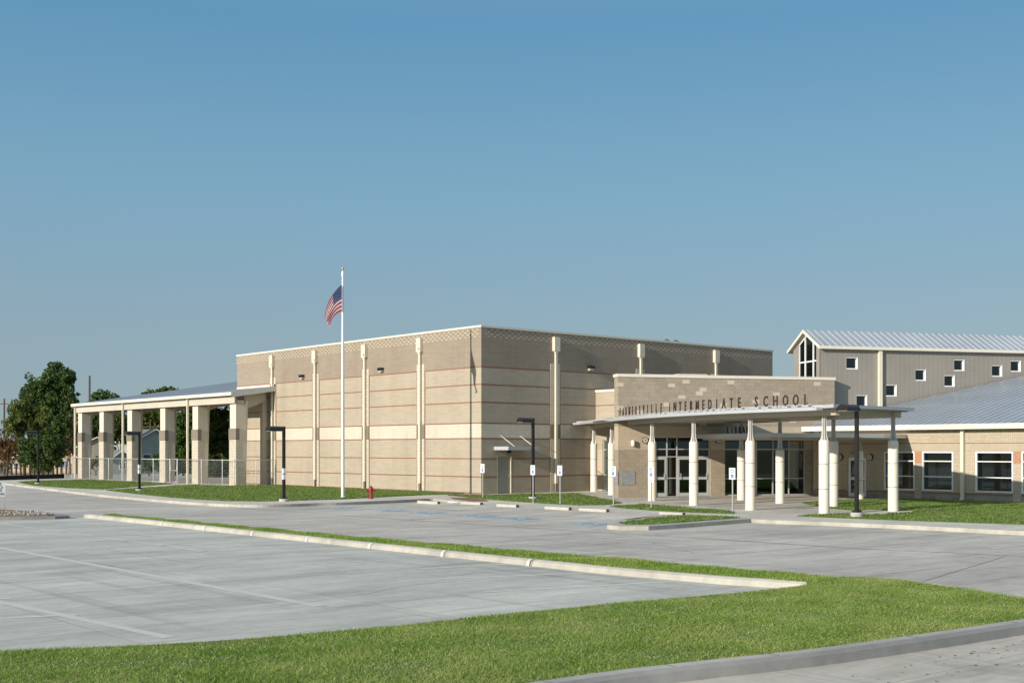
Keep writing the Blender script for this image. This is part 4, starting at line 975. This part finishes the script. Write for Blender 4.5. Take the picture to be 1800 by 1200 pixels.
# ------------------------------------------------------------ parking signs, wheel stops
def text_mesh(mb_name, body, h, mat, loc, rot, parent, xs=.8):
    me, _ = glyph(body, h, .002, xs); me.materials.append(M[mat]); o = bpy.data.objects.new(mb_name, me); COL.objects.link(o)
    o.rotation_euler = rot; o.location = loc
    if parent: o.parent = parent; o.matrix_parent_inverse = MI(parent)
    return o
signs = [(-3.98, -5.02, 'reserved parking sign nearest the gymnasium corner beside the brick ramp', 0), (-5.5, -10.6, 'reserved parking sign directly in front of the black lamp post', 0), (-5.4, -12.35, 'reserved parking sign on the grass right of the lamp post', 0), (-5.2, -15.57, 'reserved parking sign at the left end of the narrow grass strip before the cream columns', 0), (-5.76, -18.34, 'reserved parking sign with an extra lower plate in front of a cream column', 1), (-5.2, -22.2, 'reserved parking sign furthest right in front of the library windows', 0)]
for x, y, lb, ex in signs:
    t = thing('parking_sign', lb, 'sign', (x, y, 0), 'reserved parking signs')
    MB().box(x - .018, x + .018, y - .022, y + .022, -.05, 1.75, 'galv').build('post', t)
    mb = MB(); mb.box(x - .030, x - .02, y - .155, y + .155, 1.32, 1.78, 'signwhite'); p = mb.build('plate', t)
    mb = MB(); xf = x - .031
    mb.box(xf - .001, xf, y - .075, y + .075, 1.38, 1.53, 'signblue'); chair(mb, lambda u_, v_: (xf - .003, y + .07 - u_ * .14, 1.385 + v_ * .14), 'signwhite')
    for zz in (1.335, 1.765): mb.box(xf - .0012, xf, y - .14, y + .14, zz - .003, zz + .003, 'signgreen')
    mb.build('accessible_symbol', p)
    text_mesh('text', 'RESERVED', .045, 'signgreen', (xf - .002, y, 1.67), (R(90), 0, R(-90)), p)
    text_mesh('text', 'PARKING', .045, 'signgreen', (xf - .002, y, 1.59), (R(90), 0, R(-90)), p)
    if ex:
        mb = MB(); mb.box(x - .030, x - .02, y - .155, y + .155, 1.14, 1.31, 'signwhite'); q = mb.build('lower_plate', t)
        text_mesh('text', 'VAN', .04, 'signgreen', (xf - .002, y, 1.24), (R(90), 0, R(-90)), q); text_mesh('text', 'ACCESSIBLE', .03, 'signgreen', (xf - .002, y, 1.18), (R(90), 0, R(-90)), q)
stops = [(-4.95, -6.6, 'wheel stop furthest left, by the kerb corner', -8.0), (-8.7, -10.15, 'wheel stop below the leftmost parking sign', -8.25), (-11.6, -12.95, 'wheel stop second of the three below the lamp post', -8.5), (-14.75, -16.25, 'wheel stop fourth from the left in the accessible bays', -8.45), (-16.8, -18.4, 'wheel stop nearest the grass island, rightmost of the row', -8.4), (-21.0, -22.2, 'short pale wheel stop partly behind the grass island', -8.1)]
for ya_, yb_, lb, x in stops:
    mb = MB(); y0, y1 = yb_, ya_; zb = -.12 if x > -8.05 or y1 > -6 else -.04; prof = [(x - .10, zb), (x - .07, zb + .13), (x + .07, zb + .13), (x + .10, zb)]
    mb.face([(a, y0, b) for a, b in prof][::-1], 'stop_end'); mb.face([(a, y1, b) for a, b in prof], 'bumper')
    for (a, b), (c, d) in zip(prof, prof[1:]): mb.face([(a, y0, b), (a, y1, b), (c, y1, d), (c, y0, d)], 'bumper')
    o = mb.build('wheel_stop', None, .01); tag(o, lb, 'wheel stop', 'concrete wheel stops in the accessible bays')

# yard sign and rock bed at far left
bed = [(-33, -7.5), (-29.3, -8.4), (-27.3, -9.2), (-26.7, -9.0), (-26.4, -6), (-27, -2.2), (-33, -2)]
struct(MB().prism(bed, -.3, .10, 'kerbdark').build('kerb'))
inb = [(-32.8, -7.2), (-29.2, -8.0), (-27.4, -8.7), (-27.0, -8.3), (-26.8, -6), (-27.3, -2.6), (-32.8, -2.3)]
struct(MB().prism(inb, .05, .13, 'mulch').build('mulch_bed'))
mb = MB(); rr = random.Random(3)
for k in range(260):
    x = rr.uniform(-31, -26.9); y = rr.uniform(-8.5, -4.6) 
    if not inpoly(np.array([[x, y]]), inb)[0] or y > -6.3 + rr.random(): continue
    s_ = rr.uniform(.03, .075); mb.lathe(x, y, [(s_ * .6, .12), (s_, .12 + s_ * .4), (s_ * .5, .13 + s_ * .9)], 'rock', 5, smooth=False, phase=rr.random() * 6)
stuff(mb.build('rubble'))
ys_ = thing('yard_sign', 'white yard sign with navy lettering cut by the left photo edge', 'sign', (-27.5, -3.6, .1))
# plate faces the camera direction
YT = ((-27.3, -3.78), (.96, -.28), (.28, .96))
MB(YT).tube((.0, 0, .1), (.0, 0, 1.25), .008, .008, 'galv', 6).tube((-.6, 0, .1), (-.6, 0, 1.25), .008, .008, 'galv', 6).build('wire_frame', ys_)
mb = MB(YT); mb.box(-.64, .02, -.012, -.004, .66, 1.22, 'signwhite'); pl = mb.build('plate', ys_)
for k, tx in enumerate(('FOR', 'AND', 'OUT', 'PARKING')):
    cx_ = -.31; p = (YT[0][0] + cx_ * .96 - .016 * .28, YT[0][1] - cx_ * .28 - .016 * .96, 1.105 - .13 * k)
    text_mesh('text', tx, .10, 'navy', p, (R(90), 0, -R(16.3)), pl, 1.6 if k < 3 else 1.05)

# ------------------------------------------------------------ background: stations measured from the camera, X right, Y away
def cw(X, Y): return (-43.403 + X * .759 + Y * .651, -53.283 - X * .651 + Y * .759)
def at_px(px, D): return cw((px - 900) / 2143 * D, D)
def zpx(y, D): return 2.5 + (790 - y) / 2143 * D
def tree(name, label, px, D, blobs, mat, n, leaf=.42, trunk=True, seed=1, group='trees behind the school'):
    x, y = at_px(px, D); t = thing(name, label, 'tree', (x, y, -.45), group)
    rng = np.random.default_rng(seed); k = D / 2143
    C_ = []; RR = []
    for (bx, by, rx, ry) in blobs:       # extent of each clump: place across, height, half width, half height
        X = (bx - 900) * k; c = cw(X, D + rng.uniform(-.5, .5) * rx * k); C_.append((c[0], c[1], zpx(by, D))); RR.append((rx * k, rx * k * .9, ry * k))
    tot = sum(r[0] * r[2] for r in RR); V = []
    for c, r in zip(C_, RR):
        m = int(n * r[0] * r[2] / tot)
        # sub-clumps give an uneven outline
        ns = 42; d = rng.normal(size=(ns, 3)); d /= np.linalg.norm(d, axis=1)[:, None]
        sc = np.array(c) + d * np.array(r) * rng.uniform(.35, 1.0, (ns, 1)); sr = rng.uniform(.14, .34, ns) * min(r)
        idx = rng.integers(0, ns, m); dd = rng.normal(size=(m, 3)); dd /= np.linalg.norm(dd, axis=1)[:, None]
        P = sc[idx] + dd * (sr[idx] * rng.uniform(.5, 1.1, m) ** .6)[:, None]
        inner = rng.random(m) < .30
        P[inner] = np.array(c) + dd[inner] * np.array(r) * rng.uniform(0, .8, (inner.sum(), 1))
        V.append(P)
    P = np.concatenate(V); m = len(P)
    a = rng.normal(size=(m, 3)); a /= np.linalg.norm(a, axis=1)[:, None]; b = rng.normal(size=(m, 3)); b -= (b * a).sum(1)[:, None] * a; b /= np.linalg.norm(b, axis=1)[:, None]
    s_ = leaf * rng.uniform(.5, 1.1, m)[:, None]; a = a * s_ * .5; b = b * s_ * .32
    Q = np.stack([P - a, P + b, P + a, P - b], 1)
    me = bpy.data.meshes.new('crown'); me.vertices.add(m * 4); me.vertices.foreach_set('co', Q.ravel())
    me.loops.add(m * 4); me.loops.foreach_set('vertex_index', np.arange(m * 4, dtype=np.int32)); me.polygons.add(m)
    me.polygons.foreach_set('loop_start', np.arange(0, m * 4, 4, dtype=np.int32)); me.polygons.foreach_set('loop_total', np.full(m, 4, dtype=np.int32)); me.update(calc_edges=True)
    me.materials.append(M[mat]); o = bpy.data.objects.new('crown', me); COL.objects.link(o); o.parent = t; o.matrix_parent_inverse = MI(t)
    mb = MB(); top = max(c[2] for c in C_); hz = min(c[2] for c in C_)
    r0 = .012 * (top + .45) + .08
    fork = (x, y, -.45 + .45 * (hz + .45)); mb.tube((x, y, -.5), fork, r0, r0 * .75, 'bark', 8)
    for c in C_: 
        mid = tuple((fork[i] * .5 + c[i] * .5) + (0, 0, .2)[i] for i in range(3))
        mb.tube(fork, mid, r0 * .45, r0 * .25, 'bark', 6); mb.tube(mid, (c[0], c[1], c[2]), r0 * .25, r0 * .08, 'bark', 6)
    mb.build('trunk', t)
tree('broadleaf_tree', 'tallest dark green tree at the left edge of the school', 92, 125, [(95, 664, 30, 28), (62, 684, 28, 28), (120, 664, 19, 22), (95, 705, 38, 30), (58, 735, 32, 30), (124, 705, 16, 26), (45, 705, 20, 22), (108, 745, 25, 32), (90, 780, 32, 30)], 'leaf', 27000, .36, seed=1)
tree('broadleaf_tree', 'olive green rounded tree left of the tallest dark tree', 42, 112, [(45, 722, 30, 24), (25, 745, 22, 26), (62, 750, 24, 28), (80, 730, 16, 20)], 'leaf2', 11000, .30, seed=2)
tree('broadleaf_tree', 'low bushy green tree behind the furthest lamp post', 75, 108, [(62, 790, 26, 28), (88, 785, 26, 34), (75, 815, 28, 16), (45, 800, 14, 20), (105, 800, 12, 20)], 'leaf', 12000, .28, seed=3)
tree('shrub', 'rust brown thin shrub at the far left edge', 12, 118, [(10, 790, 22, 34), (30, 775, 14, 24), (-8, 780, 16, 30)], 'leaf3', 1700, .30, seed=4)
tree('shrub', 'rust brown shrub between the tall tree and the pavilion', 122, 135, [(122, 755, 12, 32), (128, 725, 8, 20), (116, 790, 12, 18)], 'leaf3', 1500, .34, seed=5)
tree('broadleaf_tree', 'dark tree showing above the far end of the pavilion roof', 180, 150, [(178, 703, 22, 18), (205, 706, 18, 14), (165, 725, 18, 20), (190, 740, 20, 22)], 'leaf', 5000, .5, seed=6)
tree('broadleaf_tree', 'olive tree seen between the second and third pavilion piers', 212, 140, [(210, 740, 20, 26), (198, 765, 14, 18), (222, 765, 14, 20)], 'leaf2', 3500, .45, seed=7)
tree('broadleaf_tree', 'tree behind the green house seen through the pavilion', 262, 175, [(262, 735, 22, 22), (250, 750, 14, 18), (278, 748, 16, 20), (262, 694, 14, 10)], 'leaf2', 4200, .6, seed=8)
tree('broadleaf_tree', 'tree top showing above the middle of the pavilion roof', 292, 170, [(292, 690, 20, 12), (310, 694, 14, 10), (292, 720, 18, 20)], 'leaf', 3000, .6, seed=9)
tree('broadleaf_tree', 'big green tree filling the bay between the fourth and fifth piers', 322, 120, [(318, 745, 20, 26), (325, 780, 22, 30), (312, 815, 18, 24), (335, 735, 16, 22), (338, 810, 16, 28)], 'leaf', 14000, .34, seed=10)
tree('broadleaf_tree', 'dark green tree filling the bay beside the nearest pavilion pier', 382, 112, [(380, 750, 24, 28), (372, 790, 22, 32), (396, 785, 20, 36), (382, 825, 26, 18), (390, 735, 22, 22), (368, 732, 18, 20)], 'leaf', 16000, .34, seed=11)
tree('broadleaf_tree', 'green tree behind the pavilion roof at the gymnasium end', 352, 160, [(352, 740, 22, 26), (345, 775, 18, 24)], 'leaf2', 3000, .5, seed=12)
tree('shrub', 'low hedge bush behind the pavilion fence under the green house', 262, 118, [(255, 818, 14, 12), (275, 812, 14, 14), (240, 824, 12, 8)], 'leaf', 2200, .28, seed=13)
tree('shrub', 'low yellow green bush in the first pavilion bay', 168, 122, [(168, 812, 12, 10), (180, 818, 8, 8), (158, 816, 8, 9)], 'leaf2', 1500, .28, seed=14)
rng_ = random.Random(9)
for i in range(26):
    px = -560 + i * 26 + rng_.uniform(-8, 8); D = rng_.uniform(150, 230); hgt = rng_.uniform(28, 60)
    if -40 < px < 130: hgt *= .7
    tree('broadleaf_tree', 'tree of the distant row beyond the school field', px, D, [(px, 800 - hgt * .55, 22, hgt * .45), (px + 14, 808 - hgt * .4, 16, hgt * .35), (px - 14, 806 - hgt * .35, 16, hgt * .3)], 'leaf' if i % 3 else 'leaf2', 1500, .8, seed=40 + i, group='distant tree row')
for i in range(9):
    px = 118 + i * 36; D = 200 + 14 * (i % 3); hgt = (74, 84, 70)[i % 3]
    tree('broadleaf_tree', 'tree of the distant row seen through the pavilion', px, D, [(px, 802 - hgt * .5, 24, hgt * .5), (px + 16, 808 - hgt * .4, 18, hgt * .4)], 'leaf', 3600, .7, seed=90 + i, group='distant trees through the pavilion')
# houses
def house(name, label, px, D, wd, dp, hw, hr, wall, roof, wins=(), rot=0, lean=None):
    x, y = at_px(px, D); t = thing(name, label, 'house', (x, y, -.45))
    T = ((x, y), (math.cos(R(rot)), math.sin(R(rot))), (-math.sin(R(rot)), math.cos(R(rot)))); z0 = -.45
    mb = MB(T); mb.box(-wd / 2, wd / 2, 0, dp, z0, hw, wall)
    mb.face([(-wd / 2, 0, hw), (wd / 2, 0, hw), (0, 0, hr)], wall); mb.face([(-wd / 2, dp, hw), (0, dp, hr), (wd / 2, dp, hw)], wall); mb.build('wall', t)
    mb = MB(T); o = .35; kx = (hr - hw) / (wd / 2)
    for sg_ in (-1, 1):
        q = [(sg_ * (wd / 2 + o), -o, hw - kx * o + .05), (sg_ * (wd / 2 + o), dp + o, hw - kx * o + .05), (0, dp + o, hr + .06), (0, -o, hr + .06)]
        mb.face(q, roof); mb.face([(a, b, c + .14) for a, b, c in q][::-1], roof)
        mb.face([q[0], q[3], (q[3][0], q[3][1], q[3][2] + .14), (q[0][0], q[0][1], q[0][2] + .14)], 'white')
        mb.face([q[0], q[1], (*q[1][:2], q[1][2] + .14), (*q[0][:2], q[0][2] + .14)], 'white')
    mb.build('roof', t)
    for a, b, c, d in wins:
        mb = MB(T); mb.box(a, b, -.05, -.01, c, d, 'white'); mb.box(a + .08, b - .08, -.06, -.05, c + .08, d - .08, 'hwin'); mb.build('window', t)
    return t
house('house', 'grey green sided house with grey gable roof seen through the pavilion', 273, 142, 4.3, 11, 3.5, 4.75, 'hgreen', 'hroof', [(-1.5, -.5, 1.0, 2.0)], rot=-11)
house('house', 'low white walled side cottage with blue window beside the green house', 214, 134, 2.4, 4, 1.4, 2.3, 'hgreen', 'hroof', [(-.3, .4, .3, 1.2)], rot=-11)
house('house', 'beige sided house with brown roof between the first two piers', 170, 150, 4.0, 8, 2.9, 3.9, 'hbeige', 'hroofb', [], rot=-20)
house('house', 'small sunlit yellow house left of the pavilion', 113, 150, 2.6, 6, 1.6, 2.3, 'hyellow', 'hroofb', [(-.5, .5, .2, 1.2)], rot=-30)
house('house', 'small pale orange house low behind the bushes at left', 36, 155, 2.2, 6, 1.3, 1.9, 'hyellow', 'hroof', [(-.9, -.2, .0, .9)], rot=-30)
house('house', 'long pale roofed shed at the far left edge', 8, 170, 3.0, 4, 1.5, 2.0, 'hbeige', 'coping', [], rot=-130)
# utility poles
def upole(px, D, ytop, label, arm=True):
    x, y = at_px(px, D); zt = zpx(ytop, D); t = thing('utility_pole', label, 'utility pole', (x, y, -.45))
    MB().tube((x, y, -.6), (x, y, zt), .12, .09, 'wood', 10).build('pole', t)
    if arm:
        MB().tube((x - .9, y + .77, zt - .6), (x + .9, y - .77, zt - .6), .06, .06, 'wood', 4).build('crossarm', t)
        for s_ in (-.8, .8): MB().lathe(x + s_, y - s_ * .86, [(.05, zt - .56), (.06, zt - .45), (.03, zt - .40)], 'galv', 8).build('insulator', t)
    return (x, y, zt)
pA = upole(157, 118, 660, 'tall brown utility pole rising above the far pavilion end', False)
pB = upole(7, 135, 700, 'dark utility pole at the left photo edge')
pC = upole(264, 165, 742, 'short utility pole with crossarm seen over the green house')
# silt fence
sf = thing('silt_fence', 'low black silt fence at the end of the far lawn', 'fence', (-7, 51.5, 0))
mb = MB(); wl = [(-24, 43.5), (-17, 46.8), (-10.4, 50.0), (-7, 51.8), (-3.6, 53.6)]
for a, b in zip(wl, wl[1:]):
    mb.face([(*a, -.5), (*b, -.5), (*b, .36), (*a, .36)], 'siltblack'); mb.face([(a[0] + .02, a[1] + .02, -.5), (b[0] + .02, b[1] + .02, -.5), (b[0] + .02, b[1] + .02, .36), (a[0] + .02, a[1] + .02, .36)][::-1], 'siltblack')
mb.build('fabric', sf)
for x, y in wl[1:]: MB().box(x - .03, x + .03, y - .03, y + .03, -.4, .45, 'siltblack').build('stake', sf)
# field fence behind
ff = thing('field_fence', 'rough wooden post fence in the field left of the pavilion', 'fence', (*cw(-50, 130), -.45))
for k in range(14):
    x, y = at_px(20 + 8 * k, 130); MB().box(x - .08, x + .08, y - .08, y + .08, -.5, .95 + .1 * ((k * 7) % 3), 'wood').build('post', ff)
a = at_px(15, 130); b = at_px(130, 130); MB().tube((*a, .7), (*b, .7), .02, .02, 'galv', 4).tube((*a, .3), (*b, .3), .02, .02, 'galv', 4).build('wire', ff)

# bits of leaf and grit on the near road, cracks and tyre scuffs
mb = MB(); rr = random.Random(11)
for k in range(150):
    x = rr.uniform(-33.5, -24.5); y = -45.35 - abs(rr.gauss(0, .9)) - (x + 33.5) * .03
    if x < -31: y -= .1
    a_ = rr.random() * 6.3; l_ = rr.uniform(.008, .035); w2 = l_ * rr.uniform(.3, .8); u1 = (math.cos(a_) * l_, math.sin(a_) * l_); u2 = (-math.sin(a_) * w2, math.cos(a_) * w2)
    mb.face([(x - u1[0], y - u1[1], .004), (x + u2[0], y + u2[1], .012), (x + u1[0], y + u1[1], .006), (x - u2[0], y - u2[1], .010)], 'bark' if rr.random() < .6 else 'mulch')
stuff(mb.build('leaf_litter'))

cr = MB(); rr = random.Random(21)      # hairline cracks in the slabs
for x, y, a_, L in ((-33.5, -36, .3, 7), (-31, -29, 1.7, 6), (-36, -31, 2.4, 5), (-20, -33, .9, 8), (-17.5, -27, 2.0, 7), (-13, -33.5, .2, 6), (-28.5, -20, 1.2, 6)):
    P = [(x, y)]
    for k in range(int(L / .35)): a_ += rr.uniform(-.45, .45) * .6; P.append((P[-1][0] + .35 * math.cos(a_), P[-1][1] + .35 * math.sin(a_)))
    cr.strip(P, .012, .0045 if x < -26.2 else -.1145, 'jointdark')
struct(cr.build('slab_crack'))
